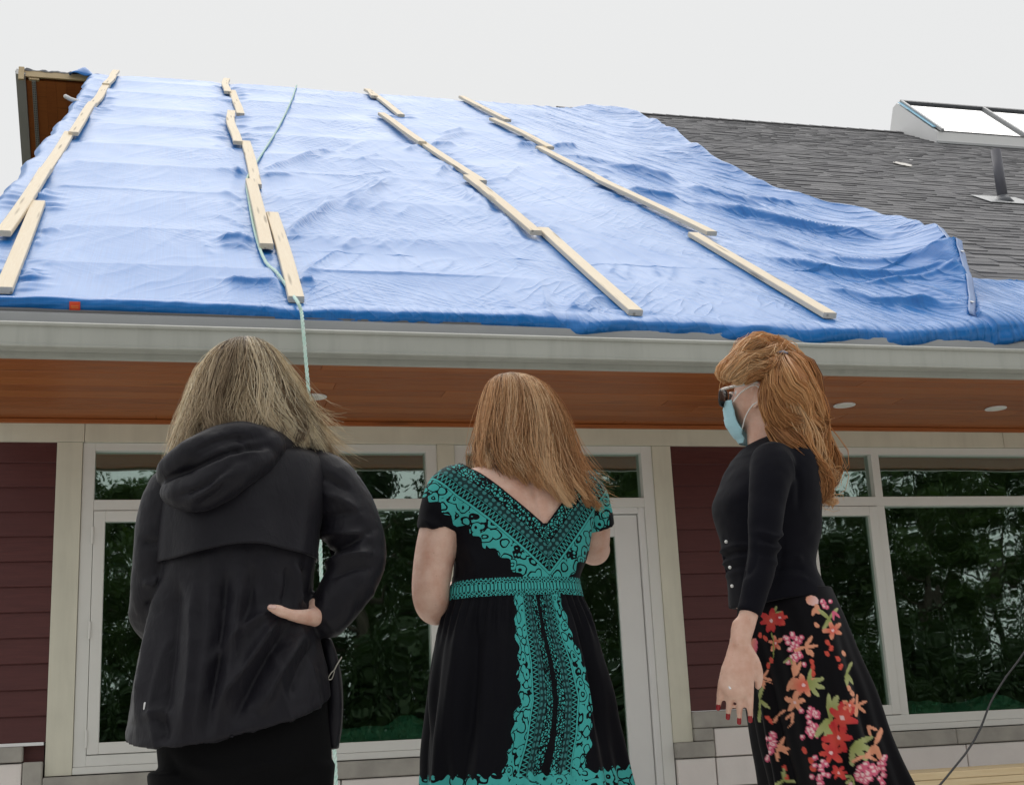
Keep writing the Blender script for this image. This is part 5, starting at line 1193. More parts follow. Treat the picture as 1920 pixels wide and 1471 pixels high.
HR2 = ring_list([(946, 700, 962, 700, .010, .0), (926, 708, 995, 709, .045), (914, 726, 1024, 730, .076), (905, 760, 1046, 764, .094), (898, 800, 1062, 804, .102), (892, 840, 1070, 844, .103), (890, 875, 1078, 882, .105, -.005), (905, 910, 1086, 918, .100, -.02), (940, 940, 1092, 945, .085, -.035), (965, 965, 1098, 962, .07, -.045)], Y2+.005)
pal2 = [(.14, .062, .028), (.46, .235, .105), (.74, .42, .20), (.90, .59, .32), (.98, .74, .47), (.60, .32, .15), (.20, .092, .042)]
def end2(t):
    c, s_ = math.cos(t), math.sin(t)
    if c < -.55: return .70
    if c < -.2: return .78
    return .97 if s_ < .2 else .82
def wind2(t, ts, rg, fl):
    out = np.zeros((len(ts), 3)); c = math.cos(t)
    if c > .25: out[:, 0] += (c-.15)*ts**2.5*(.012+.022*rg.random()+(.05*rg.random() if fl else 0)); out[:, 2] += ts**4*(.05*rg.random() if fl else .008*rg.random())
    return out
base_cap(HR2[:-3], .80, flat_mat('hair_under_copper', (.30, .155, .072)), w2)
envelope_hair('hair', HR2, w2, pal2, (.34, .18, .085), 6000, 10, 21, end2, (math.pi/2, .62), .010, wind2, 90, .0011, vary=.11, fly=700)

# ================================================================ person with the face mask and floral skirt
Y3 = -5.35
w3 = empty('person', tuple(px(1500, 1471, Y3)*[1, 1, 0]+[.05, 0, .02]))
tag(w3, 'person in face mask and glasses, black cardigan and floral skirt, turned left', 'person')
CARD = cloth_mat('cardigan_knit', (.0050, .0050, .0082), .8, .05, 700, .08, .08)
CR_ = ring_list([(1412, 826, 1482, 815, .052), (1396, 842, 1500, 828, .100), (1372, 878, 1513, 862, .148), (1353, 925, 1521, 915, .158), (1349, 955, 1524, 955, .150), (1361, 1005, 1523, 1005, .135), (1371, 1060, 1516, 1058, .124), (1375, 1095, 1527, 1090, .130), (1379, 1138, 1540, 1119, .142)], Y3)
nA = -.155
armN = catmull([px(1452, 862, Y3-.10), px(1447, 885, Y3+nA+.01), px(1437, 950, Y3+nA-.015), px(1433, 1010, Y3+nA-.025), px(1424, 1075, Y3+nA-.03), px(1404, 1150, Y3+nA-.035)], 40)
slv = tube_geo(armN, np.interp(np.linspace(0, 1, 40), [0, .12, .35, .6, .8, 1], [.050, .056, .046, .0365, .0325, .0275]), 30, caps=False)
armF = catmull([px(1450, 862, Y3+.10), px(1447, 890, Y3+.155), px(1440, 960, Y3+.17), px(1436, 1010, Y3+.175), px(1428, 1075, Y3+.17), px(1412, 1140, Y3+.165)], 30)
slf = tube_geo(armF, np.interp(np.linspace(0, 1, 30), [0, .15, .5, 1], [.048, .050, .040, .028]), 24, caps=False)
card = union('cardigan', [loft(CR_, 60, 60, 2.2), slv, slf], .0045, 3); V, N = get_vn(card)
CC = [([(1402, 1000), (1435, 1012), (1465, 998)], .006, .007), ([(1402, 1012), (1435, 1024), (1463, 1010)], -.006, .006), ([(1400, 1024), (1430, 1034), (1462, 1024)], .005, .007), ([(1400, 1040), (1430, 1048), (1458, 1038)], -.004, .007), ([(1415, 1055), (1445, 1060), (1458, 1050)], .003, .007), ([(1465, 1050), (1500, 1040), (1522, 1045)], .005, .008), ([(1460, 1062), (1500, 1060), (1524, 1062)], -.005, .007), ([(1462, 1080), (1505, 1078), (1530, 1085)], .004, .008), ([(1480, 860), (1500, 900), (1505, 960)], -.006, .009), ([(1470, 850), (1486, 890), (1490, 950)], .003, .008), ([(1480, 1000), (1478, 1060), (1450, 1120)], -.005, .010), ([(1430, 835), (1475, 830), (1500, 850)], .003, .006), ([(1385, 1090), (1400, 1060), (1404, 1010)], -.005, .008)]
V = V+N*(creases(V, N, CC, Y3-.16)+.0022*fbm(V*[12, 12, 16], 3))[:, None]; set_v(card, V); add_part('cardigan', card, CARD, w3)
PEARL = M('button', (.8, .8, .78), .2)
for x, y in ((1369, 1063), (1373, 1098), (1362, 1015)):
    bm = bmesh.new(); bmesh.ops.create_uvsphere(bm, u_segments=10, v_segments=6, radius=.0042); b = link('button', bm_mesh('button', bm, True), PEARL, w3); put(b, px(x-.5, y, Y3-.03))
# skirt with printed blossoms
SKR = ring_list([(1398, 1112, 1542, 1108, .128), (1400, 1160, 1560, 1160, .150), (1409, 1230, 1582, 1232, .170), (1421, 1300, 1608, 1302, .182), (1437, 1390, 1632, 1386, .190), (1455, 1471, 1668, 1471, .200), (1475, 1600, 1742, 1605, .230), (1500, 1760, 1795, 1765, .25), (1518, 1880, 1820, 1885, .26)], Y3)
NS, NR_ = 430, 290
G = loft(SKR, NR_, NS, 2.15, grid=True); an3 = np.linspace(0, 2*np.pi, NS, endpoint=False); tt = np.linspace(0, 1, NR_)[:, None]
nz = vnoise(np.stack([np.broadcast_to(np.cos(an3)*2.2, (NR_, NS)), np.broadcast_to(np.sin(an3)*2.2, (NR_, NS)), np.broadcast_to(tt*2, (NR_, NS))], -1))
fold3 = (.016*np.sin(an3*8+1.0+2.0*nz)+.006*np.sin(an3*17+3))*np.clip(tt*1.8-.1, 0, 1)
cen = G.mean(1, keepdims=True); dr3 = G-cen; G = G+dr3/np.linalg.norm(dr3, axis=2)[..., None]*fold3[..., None]
ix = np.arange(NR_*NS).reshape(NR_, NS); nx_ = np.roll(ix, -1, 1)
skm = mesh_np('skirt', G.reshape(-1, 3), np.stack([ix[:-1], nx_[:-1], nx_[1:], ix[1:]], -1).reshape(-1, 4))
# print: shapes laid out in cloth metres (across, down)
SV3 = G.reshape(-1, 3); scol = np.tile(np.array([.0045, .004, .0055]), (len(SV3), 1)); side3 = SV3[:, 1] < np.repeat(cen[:, 0, 1], NS)
spx = to_px(SV3)
U3 = (spx[:, 0]-1400)/855.0; W3 = (spx[:, 1]-1100)/855.0
def blob(cx, cy, rx, ry, a, c, c2=None, side=True):
    x, y = U3-(cx-1400)/855., W3-(cy-1100)/855.; ca, sa = math.cos(a), math.sin(a); u, v = (x*ca+y*sa)/(rx/855.), (-x*sa+y*ca)/(ry/855.); r = u*u+v*v
    mk = (r < 1) & (side3 == side)
    if c2 is None: scol[mk] = c
    else: t = np.clip((u[mk]+1)/2, 0, 1)[:, None]; scol[mk] = np.asarray(c)*(1-t)+np.asarray(c2)*t
CORAL, RED3, PEACH, PINK, PWH, GREEN, GRN2 = (.60, .085, .06), (.50, .035, .045), (.72, .32, .20), (.62, .12, .20), (.80, .55, .55), (.26, .29, .09), (.40, .42, .20)
rf = np.random.default_rng(4)
def flower(x, y, r, c1, c2, n=6, rot=0.0, side=True):
    for i in range(n):
        a = rot+i*2*math.pi/n+rf.normal(0, .1); L = r*rf.uniform(.8, 1.05); blob(x+math.cos(a)*L*.55, y+math.sin(a)*L*.55, L*.52, L*.25, a, c1, c2, side)
    blob(x, y, r*.14, r*.14, 0, PWH, None, side)
def leafs(x, y, L, angs, c, side=True):
    for a in angs: blob(x+math.cos(a)*L*.5, y+math.sin(a)*L*.5, L*.5, L*.14, a, c, GRN2 if c is GREEN else c, side)
def berries(x, y, n, r, dx, dy, side=True):
    for i in range(n): q = rf.normal(0, 1, 2); cx_, cy_ = x+q[0]*dx, y+q[1]*dy; blob(cx_, cy_, r, r, 0, PINK, None, side); blob(cx_-1, cy_-1, r*.55, r*.55, 0, PWH, None, side)
def stem(pts, w_, c, side=True):
    for (a, b), (c_, d) in zip(pts[:-1], pts[1:]): L = math.hypot(c_-a, d-b); blob((a+c_)/2, (b+d)/2, L*.55, w_, math.atan2(d-b, c_-a), c, None, side)
def buds(pts, r, c, side=True):
    for x, y in pts: blob(x, y, r, r*.6, 1.3+rf.normal(0, .3), c, None, side)
def motif(ox, oy, side, sx=1):
    X = lambda x: ox+sx*(x-1400)+1400-1400+0 if False else ox+sx*(x-1400); Y = lambda y: oy+(y-1100)
    leafs(X(1452), Y(1150), 16, (-1.2, -.2, .7), GREEN, side); flower(X(1448), Y(1163), 24, CORAL, RED3, 7, .3, side); flower(X(1463), Y(1158), 15, RED3, CORAL, 5, 0, side)
    flower(X(1456), Y(1205), 15, CORAL, PEACH, 5, .8, side); stem([(X(1448), Y(1185)), (X(1452), Y(1200)), (X(1452), Y(1230)), (X(1440), Y(1252))], 1.4, GREEN, side); buds([(X(1448), Y(1237)), (X(1442), Y(1247)), (X(1427), Y(1190)), (X(1437), Y(1196))], 6, CORAL, side)
    blob(X(1522), Y(1126), 12, 9, .3, PEACH, PWH, side); blob(X(1532), Y(1142), 10, 5, 1.2, PEACH, None, side); blob(X(1526), Y(1146), 9, 4, 2.0, PEACH, None, side); berries(X(1545), Y(1132), 9, 4, 5, 8, side)
    leafs(X(1553), Y(1160), 26, (-2.4, 2.0, -.9, 1.3), GREEN, side); flower(X(1560), Y(1182), 18, CORAL, PEACH, 5, .5, side); blob(X(1531), Y(1172), 6, 4, .7, PEACH, None, side); buds([(X(1552), Y(1205)), (X(1558), Y(1215)), (X(1551), Y(1225)), (X(1570), Y(1235)), (X(1575), Y(1250))], 6, CORAL, side)
    berries(X(1487), Y(1205), 14, 5, 7, 10, side); berries(X(1492), Y(1228), 14, 5, 7, 8, side); leafs(X(1482), Y(1232), 16, (1.2, 2.4), GREEN, side)
    leafs(X(1510), Y(1212), 24, (-1.0, -.1, .9, 2.8), PEACH, side); blob(X(1518), Y(1222), 8, 5, .5, PEACH, None, side)
    blob(X(1413), Y(1215), 8, 20, .2, PEACH, PINK, side); blob(X(1415), Y(1240), 6, 14, -.3, PEACH, None, side)
    leafs(X(1430), Y(1270), 20, (-.9, .2, 1.4), PEACH, side); leafs(X(1426), Y(1310), 24, (-1.4, 1.6, .8), GREEN, side); stem([(X(1432), Y(1275)), (X(1450), Y(1280))], 1, PEACH, side)
    leafs(X(1490), Y(1268), 30, (-1.6, -1.2, 2.0), PEACH, side); flower(X(1507), Y(1284), 22, CORAL, PEACH, 7, .2, side); leafs(X(1515), Y(1280), 32, (-1.3, -.3, .3, .9), GREEN, side); buds([(X(1524), Y(1250)), (X(1525), Y(1262)), (X(1522), Y(1240))], 6, CORAL, side)
    flower(X(1492), Y(1315), 20, PEACH, PEACH, 5, 1.0, side); leafs(X(1490), Y(1335), 20, (1.8, 2.5), PEACH, side); berries(X(1522), Y(1335), 12, 5, 6, 8, side); berries(X(1524), Y(1362), 18, 5, 6, 12, side); stem([(X(1480), Y(1362)), (X(1492), Y(1350))], 1.2, PEACH, side)
    leafs(X(1555), Y(1345), 46, (-1.2, -1.6, -.8, 1.7, 2.2, 1.3), GREEN, side); flower(X(1580), Y(1345), 30, CORAL, RED3, 6, .4, side); flower(X(1572), Y(1382), 30, CORAL, RED3, 6, 0, side); flower(X(1558), Y(1410), 24, RED3, CORAL, 6, .8, side); flower(X(1592), Y(1322), 14, CORAL, PEACH, 5, 0, side)
    leafs(X(1600), Y(1395), 40, (.3, .9, 1.6, -.4), GREEN, side); leafs(X(1604), Y(1322), 22, (-1.5, -.4, .6, 1.6), PEACH, side); leafs(X(1620), Y(1415), 26, (-.3, .4, 2.6), PEACH, side); berries(X(1622), Y(1450), 26, 6, 12, 12, side); leafs(X(1600), Y(1455), 22, (2.4, 1.6, 3.2), GREEN, side)
    leafs(X(1640), Y(1395), 34, (-1.2, 1.2, 2.2), PEACH, side); leafs(X(1625), Y(1360), 20, (.4, 1.2), PEACH, side); berries(X(1652), Y(1440), 10, 5, 5, 14, side); leafs(X(1585), Y(1262), 24, (-1.1, 1.0, 1.5), GREEN, side); buds([(X(1590), Y(1290)), (X(1596), Y(1300)), (X(1580), Y(1225))], 6, PEACH, side); leafs(X(1560), Y(1145), 18, (.8, 1.5), PINK, side); leafs(X(1460), Y(1340), 18, (-.6, 2.2), PEACH, side); buds([(X(1440), Y(1345)), (X(1446), Y(1352))], 5, CORAL, side); berries(X(1446), Y(1388), 12, 5, 5, 12, side); leafs(X(1458), Y(1400), 26, (-.9, .1, .5, 1.6), PEACH, side); buds([(X(1470), Y(1440)), (X(1474), Y(1455)), (X(1510), Y(1405)), (X(1522), Y(1425)), (X(1526), Y(1440))], 7, CORAL, side); berries(X(1540), Y(1455), 16, 5, 5, 14, side); flower(X(1572), Y(1448), 16, CORAL, RED3, 6, 0, side); leafs(X(1470), Y(1462), 24, (-1.6, .1, 2.6), GREEN, side)
motif(1400, 1100, True); motif(1440, 1475, True); motif(1560, 1520, True, 1); motif(1400, 1850, True)
motif(1400, 1120, False); motif(1450, 1500, False); motif(1600, 1480, False); motif(1500, 1830, False); motif(1560, 1150, True) if False else None
cattr(skm, 'print', scol); SKM = M('floral_print', (.01, .01, .01), .6); SKM.col(SKM.attr('print', 'Color')); SKM.set('Sheen Weight', .02); SKM.set('Specular IOR Level', .08); SKM.bump(SKM.noise(SKM.pos(), 600, 2), .05, .001)
o = add_part('skirt', skm, SKM, w3); sm = o.modifiers.new('s', 'SOLIDIFY'); sm.thickness = .003; sm.offset = -1
# body
hd3 = Head(px(1440, 748, Y3), (-.67, .73, .17), 0.04, 1.0)
wr3 = px(1388, 1205, Y3+nA-.035); hand_d = px(1380, 1300, Y3+nA-.03)-px(1390, 1205, Y3+nA-.035)
neck3 = tube_geo(catmull([px(1448, 880, Y3), px(1446, 845, Y3), px(1440, 805, Y3), hd3.c+[.01, 0, -.03]], 14), np.interp(np.linspace(0, 1, 14), [0, .35, .65, 1], [.075, .056, .053, .056]), 28)
parts = hd3.geo()+[loft(CR_, 50, 48, 2.2, shrink=.016), neck3, loft(SKR[:3], 20, 40, 2.2, shrink=.035),
    tube_geo(np.vstack([armN[4:-2], [px(1398, 1172, Y3+nA-.035)], [wr3]]), np.interp(np.linspace(0, 1, 36), [0, .35, .6, .85, 1], [.034, .032, .026, .0225, .0212]), 24)]
fhw = px(1402, 1195, Y3+.16)
parts += [tube_geo(np.vstack([armF[3:-2], [fhw]]), np.linspace(.040, .021, 26), 20)]
parts += hand_geo(wr3, hand_d, (-.45, -.88, 0), -1, .20, .075, 1.02)
parts += hand_geo(fhw, (.1, 0, -1), (-.3, .9, 0), 1, .4, .05, 1.0)
gx3 = px(1488, 1200, Y3)[0]
for sy in (-1, 1): parts += leg_geo((gx3, Y3+sy*.07, .84), np.array((gx3+.085, Y3+sy*.08, .44)), np.array((gx3+.14, Y3+sy*.085, .085)), (-1, .3, 0), (.066, .048, .034))
body3 = union('body', parts, .0045, 2); add_part('body', body3, SKIN, w3)
for sy in (-1, 1): shoe((gx3+.14, Y3+sy*.085, .085), (-1, .3, 0), BLACKSHOE, w3)
eyes(hd3, w3)
# nails and ring on the near hand
dn = nrm_(hand_d); nn3 = nrm_(np.array([-.45, -.88, 0])-dn*(np.array([-.45, -.88, 0])@dn)); lat3 = np.cross(dn, nn3)*-1
NAIL = M('nail_varnish', (.30, .012, .018), .15)
for kk, (off_, L) in enumerate(((.030, .078), (.0103, .088), (-.0100, .083), (-.0295, .066))):
    p = wr3+(dn*.082+lat3*off_+nn3*.001)*1.02; ang_ = .15+.05*kk; a = .075*(1.5-kk)*.7
    for s_, f in enumerate((.45, .31, .24)):
        ang_ += .20*(1.0 if s_ else .6); v = dn*math.cos(ang_)*math.cos(a)-nn3*math.sin(ang_)+lat3*math.sin(a); p0_ = p; p = p+v*L*f*1.02
    up = nrm_(nn3*math.cos(ang_)+dn*math.sin(ang_)); c = p+v*.001+up*.0045
    add_part('nail', mesh('nail', *tube_geo([c-v*.005, c+v*.006], .0050, 10, True, (up, .45)), True), NAIL, w3)
    if kk == 2:
        aa0 = .15+.05*kk+.12; v1_ = dn*math.cos(aa0)*math.cos(a)-nn3*math.sin(aa0)+lat3*math.sin(a); b0 = wr3+(dn*.082+lat3*off_+nn3*.001)*1.02+v1_*.017; th = np.linspace(0, 2*np.pi, 24); rg_ = [b0+(math.cos(t)*lat3+math.sin(t)*nn3)*.0102 for t in th]
        add_part('ring', mesh('ring', *tube_geo(rg_, .0014, 8, False), True), M('ring_gold', (.75, .66, .5), .2, 1.0), w3)
        bm = bmesh.new(); bmesh.ops.create_icosphere(bm, subdivisions=1, radius=.0075); st_ = link('stone', bm_mesh('stone', bm), M('clear_stone', (.85, .87, .9), .05, .3), w3); put(st_, b0+nn3*.0140)
# mask
def face_y(x, z): 
    r = 1-(x/.080)**2-((z+.015)/.130)**2; return .092*np.sqrt(np.clip(r, .02, 1))+.006
mv = []; nu_, nv_ = 41, 40
for i in range(nv_):
    b = i/(nv_-1); z = -.010-.106*b; hw_ = np.interp(b, [0, .25, .7, 1], [.060, .066, .064, .045])
    for j in range(nu_):
        a = 2*j/(nu_-1)-1; x = a*hw_; bulge = .014*(1-a*a)*np.interp(b, [0, .25, .6, 1], [.5, 1, .8, .1]); pl = .0011*np.sign(math.sin(b*15))*(1-a**4)
        mv.append((x, float(face_y(x, max(z, -.105)))-.012*max(0, (b-.8)/.2)+.004+bulge+pl, z))
MASK = M('mask_fabric', (.36, .62, .70), .8); MASK.set('Sheen Weight', .2); MASK.bump(MASK.noise(MASK.pos(), 500, 2), .1, .001)
ix = np.arange(nu_*nv_).reshape(nv_, nu_); mk = mesh_np('face_mask', hd3.w(np.array(mv)), np.stack([ix[:-1, :-1], ix[1:, :-1], ix[1:, 1:], ix[:-1, 1:]], -1).reshape(-1, 4))
mo = add_part('face_mask', mk, MASK, w3); sm = mo.modifiers.new('s', 'SOLIDIFY'); sm.thickness = .002
LOOPM = M('ear_loop', (.82, .82, .80), .7)
for sx in (-1, 1):
    for (x0, z0, z1) in ((.060, -.014, .024), (.056, -.092, -.026)):
        y0 = float(face_y(x0, z0)); pts = [(sx*x0, y0-.0, z0), (sx*.070, y0*.55+.004, z0*.45+z1*.55+.002), (sx*.079, .006, z1), (sx*.079, -.014, z1*.6)]
        lo = link('ear_loop', mesh('ear_loop', *tube_geo(hd3.w(catmull(pts, 14)), .0017, 6), True), LOOPM, mo); lo.location = -ploc(mo)
# glasses
gl = empty('glasses', (0, 0, 0), w3); put(gl, hd3.w(np.array([0, .1, .012])))
GF = M('glasses_frame', (.70, .68, .64), .25, .3); GLN = M('dark_lens', (.03, .022, .02), .06)
for sx in (-1, 1):
    th = np.linspace(0, 2*np.pi, 33); cxs, czs = sx*.033+.025*spow(np.cos(th), 3.0), -.001+.022*spow(np.sin(th), 3.0); ys = .108-.10*(np.abs(cxs)-.01)**1.0*.22
    rim = hd3.w(np.stack([cxs, ys, czs], -1)); g = link('rim', mesh('rim', *tube_geo(rim, .0022, 8, False), True), M('rim_dark', (.03, .025, .025), .3), gl); g.location = -ploc(gl)
    c = hd3.w(np.array([[sx*.033, .1055, -.001]])); V = np.vstack([c, rim[:-1]]); F = [(0, i, i % 32+1) for i in range(1, 33)]; g = link('lens', mesh('lens', V, F), GLN, gl); g.location = -ploc(gl); q = g.modifiers.new('s', 'SOLIDIFY'); q.thickness = .002
    pts = [(sx*.058, .101, .016), (sx*.071, .086, .018), (sx*.079, .03, .026), (sx*.082, -.002, .030), (sx*.080, -.02, .022)]
    V, F = tube_geo(hd3.w(catmull(pts, 20)), .0034, 8, True, (hd3.r, .5)); g = link('temple_arm', mesh('temple_arm', V, F, True), GF, gl); g.location = -ploc(gl)
V, F = tube_geo(hd3.w(np.array([(-.010, .101, .014), (0, .104, .017), (.010, .101, .014)])), .0022, 8); g = link('bridge', mesh('bridge', V, F, True), GF, gl); g.location = -ploc(gl)
# hair gathered half-up in a clip, waves down the back
def LK(L, r, d=1.0): return ([px(x, y, Y3+dy) for x, y, dy in L], r, d)
locks = [LK([(1362, 714, -.02), (1361, 694, -.03), (1380, 668, -.045), (1418, 650, -.04), (1458, 658, -.03)], .024, 1.3), LK([(1366, 712, -.055), (1372, 696, -.068), (1400, 675, -.078), (1435, 664, -.07), (1460, 662, -.04)], .024, 1.3), LK([(1376, 690, .03), (1392, 662, .02), (1420, 648, .01), (1445, 646, .0), (1462, 656, -.01)], .030, 1.4),
    LK([(1395, 668, -.05), (1370, 682, -.055), (1359, 700, -.05), (1362, 716, -.045)], .014, .9), LK([(1372, 714, -.068), (1398, 702, -.083), (1430, 684, -.086), (1458, 667, -.06)], .018, 1.1), LK([(1395, 716, -.076), (1420, 703, -.090), (1445, 686, -.090), (1462, 667, -.06)], .015, 1.0),
    LK([(1400, 655, .06), (1430, 645, .05), (1465, 655, .04), (1500, 690, .04), (1520, 740, .03)], .035, 1.3),
    LK([(1440, 722, -.080), (1440, 765, -.080), (1449, 795, -.08), (1472, 815, -.075), (1505, 826, -.06)], .020, 1.1), LK([(1442, 702, -.092), (1442, 750, -.098), (1452, 788, -.098), (1482, 810, -.09), (1520, 815, -.07)], .024, 1.3), LK([(1454, 690, -.088), (1452, 735, -.104), (1466, 775, -.108), (1500, 796, -.10), (1532, 788, -.075), (1540, 762, -.05)], .024, 1.3),
    LK([(1466, 668, -.045), (1452, 700, -.09), (1456, 735, -.112), (1490, 755, -.115), (1520, 785, -.095), (1536, 802, -.075), (1526, 818, -.075), (1512, 806, -.085)], .025, 1.5), LK([(1472, 668, -.03), (1492, 682, -.06), (1512, 720, -.08), (1522, 760, -.08), (1536, 800, -.065), (1550, 850, -.055), (1553, 892, -.05), (1541, 936, -.05)], .028, 1.5), LK([(1476, 668, .0), (1506, 690, -.02), (1526, 740, -.03), (1536, 800, -.03), (1551, 860, -.03), (1556, 905, -.03), (1548, 938, -.03)], .030, 1.5),
    LK([(1466, 672, -.055), (1472, 700, -.10), (1482, 725, -.118), (1506, 745, -.112), (1512, 790, -.10), (1502, 830, -.10), (1520, 870, -.095), (1536, 910, -.085), (1530, 941, -.075)], .028, 1.5), LK([(1470, 806, -.10), (1500, 838, -.112), (1530, 880, -.10), (1546, 918, -.09), (1538, 942, -.08)], .027, 1.3), LK([(1442, 798, -.09), (1475, 832, -.115), (1510, 864, -.112), (1530, 900, -.10), (1528, 938, -.09)], .024, 1.2),
    LK([(1452, 690, -.07), (1470, 740, -.09), (1490, 790, -.09), (1510, 840, -.085), (1530, 890, -.08), (1535, 935, -.07)], .036, 1.6), LK([(1480, 690, .03), (1512, 740, .03), (1520, 800, .02), (1535, 870, .01), (1545, 930, .0)], .042, 1.6), LK([(1462, 680, .05), (1500, 720, .06), (1510, 790, .05), (1520, 850, .03)], .045, 1.5),
    LK([(1490, 700, -.075), (1502, 730, -.10), (1530, 760, -.085), (1538, 790, -.07), (1522, 808, -.08)], .018, .9), LK([(1500, 806, -.11), (1528, 822, -.10), (1542, 850, -.085), (1558, 880, -.07), (1563, 893, -.07), (1555, 895, -.07)], .010, .5), LK([(1520, 850, -.09), (1540, 900, -.08), (1552, 930, -.075), (1562, 942, -.07)], .012, .5)]
pal3 = [(.20, .075, .027), (.48, .215, .080), (.72, .37, .15), (.85, .51, .24), (.94, .68, .40), (.40, .17, .065)]
lock_hair('hair', locks, w3, pal3, 185, 13, 5, .0010, .0042)
cap = union('hair_base', [tube_geo(hd3.w(np.array([(0, -.045, .022), (0, -.02, .04), (0, .02, .045)])), [.074, .079, .068], 24), tube_geo(hd3.w(np.array([(0, -.06, -.0), (0, -.07, -.05)])), [.062, .045], 20), tube_geo(catmull([px(1490, 745, Y3-.03), px(1505, 800, Y3-.04), px(1525, 870, Y3-.05), px(1538, 915, Y3-.05)], 16), np.linspace(.045, .020, 16), 16)], .006, 4)
add_part('hair_base', cap, flat_mat('hair_under_strawberry', (.36, .155, .058)), w3)
CLIPM = M('hair_clip', (.22, .23, .30), .25)
cp = px(1462, 662, Y3-.045); V, F = tube_geo(catmull([px(1450, 664, Y3-.07), px(1458, 660, Y3-.075), px(1468, 661, Y3-.06), px(1476, 665, Y3-.03)], 14), .0085, 12, True, ((0, 0, 1), .55)); add_part('hair_clip', mesh('hair_clip', V, F, True), CLIPM, w3)
# ================================================================ trees across the lawn, behind the viewer: the windows mirror them
BARK = M('bark', (.10, .075, .055), .9); _n = BARK.noise(BARK.coord('Object', (8, 8, 1.5)), 3, 5); BARK.col(BARK.mix(_n.ramp(.3, .7), (.055, .042, .033), (.14, .11, .085))); BARK.bump(_n, .8, .03)
def leaf_mat(name, a, b):
    k = M(name, a, .55); r = k.attr('tint'); k.col(k.mix(r, a, b)); k.set('Transmission Weight', 0.0); k.set('Specular IOR Level', .3)
    tl = k.nt.nodes.new('ShaderNodeBsdfTranslucent'); tl.inputs[0].default_value = (b[0]*1.2, b[1]*1.3, b[2]*.7, 1)
    mx = k.nt.nodes.new('ShaderNodeMixShader'); mx.inputs[0].default_value = .3
    k.nt.links.new(k.b.outputs[0], mx.inputs[1]); k.nt.links.new(tl.outputs[0], mx.inputs[2]); k.nt.links.new(mx.outputs[0], k.out.inputs[0]); return k
LEAF = leaf_mat('leaf_green', (.025, .05, .014), (.06, .095, .026)); LEAF2 = leaf_mat('leaf_dark', (.018, .036, .013), (.036, .06, .021))
def make_tree(seed, H, spread, nleaf, leaf, lmat, first=.28):
    rg = np.random.default_rng(seed); tv, tf = [], []; tips = []
    def add(pts, rad):
        V, F = tube_geo(pts, rad, 7, caps=False); n0 = len(tv); tv.extend(V); tf.extend([tuple(i+n0 for i in f) for f in F])
    n = 12; tr = np.array([[.25*math.sin(i*.7+seed)*i/n, .25*math.cos(i*.9+seed)*i/n, H*.93*i/(n-1)] for i in range(n)]); add(tr, np.linspace(.26, .03, n)*H/12)
    for k in range(26):
        t = first+(1-first)*(k+.5)/26; base = tr[0]+0; base = np.array([np.interp(t*(n-1), range(n), tr[:, j]) for j in range(3)])
        a = k*2.4+rg.uniform(-.4, .4); L = spread*(1-.75*max(0, (t-.45)/.55))*rg.uniform(.7, 1.1)*(.6+.4*min(1, (t-first)/.15))
        d = np.array([math.cos(a), math.sin(a), rg.uniform(.15, .6)]); pts = [base]
        for q in range(1, 7): pts.append(base+d*L*q/6+np.array([0, 0, .25*L*(q/6)**2*rg.uniform(-.4, .6)])+rg.normal(0, .05, 3))
        add(pts, np.linspace(.07, .012, 7)*H/12*(1.2-t)); tips += [(p, .30+.35*(i/6)) for i, p in enumerate(pts) if i >= 2]
        for q in (2, 3, 4, 5):
            d2 = d+rg.normal(0, .7, 3); d2 /= np.linalg.norm(d2); l2 = L*.38*rg.uniform(.6, 1.2); pp = [pts[q]+d2*l2*i/4 for i in range(5)]
            add(pp, np.linspace(.022, .006, 5)*H/12); tips += [(p, .45) for p in pp[2:]]
    trunk = mesh('trunk', tv, tf, True); trunk.materials.append(BARK.m)
    T = np.array([p for p, _ in tips]); sg = np.array([s_ for _, s_ in tips])
    keep = rg.random(len(T)) < .8; T, sg = T[keep], sg[keep]
    k = rg.integers(0, len(T), nleaf); C = T[k]+rg.normal(0, 1, (nleaf, 3))*sg[k][:, None]*np.array([.62, .62, .42])
    ax = rg.normal(0, 1, (nleaf, 3)); ax /= np.linalg.norm(ax, axis=1)[:, None]; b = np.cross(ax, rg.normal(0, 1, (nleaf, 3))); b /= np.linalg.norm(b, axis=1)[:, None]
    sz = leaf*rg.uniform(.6, 1.3, nleaf)[:, None]
    V = np.stack([C-ax*sz, C+b*sz*.5, C+ax*sz, C-b*sz*.5], 1).reshape(-1, 3); Q = np.arange(nleaf*4).reshape(-1, 4)
    crown = mesh_np('crown', V, Q, False); tint = rg.random(len(T))[k]*.6+rg.random(nleaf)*.4; fattr(crown, 'tint', np.repeat(tint, 4)); crown.materials.append(lmat.m)
    return trunk, crown
PROTO = [make_tree(3, 11, 3.6, 20000, .10, LEAF), make_tree(8, 12, 3.3, 20000, .10, LEAF2, .18), make_tree(15, 9.8, 3.8, 24000, .09, LEAF, .22)]
rg = np.random.default_rng(5)
TREES = [(-9, -32), (-3.5, -31), (1.2, -34), (5.6, -32), (10.3, -33.5), (15.2, -31), (20.5, -34), (25.0, -32), (30, -35), (35.5, -33), (-1, -41), (8, -42), (13, -40), (18, -43), (28, -42), (23, -41)]
for i, (x, y) in enumerate(TREES):
    t, c = PROTO[[1, 0, 2][i % 3]]; root = empty('leafy_tree', (x, y, 0)); sc = rg.uniform(.85, 1.12); root.scale = (sc, sc, sc*rg.uniform(.95, 1.1)); root.rotation_euler = (0, 0, rg.uniform(0, 6.28))
    link('trunk', t, None, root); link('crown', c, None, root)
    tag(root, 'tall leafy tree seen only as a dark mirror image in the windows', 'tree', 'trees mirrored in the windows')
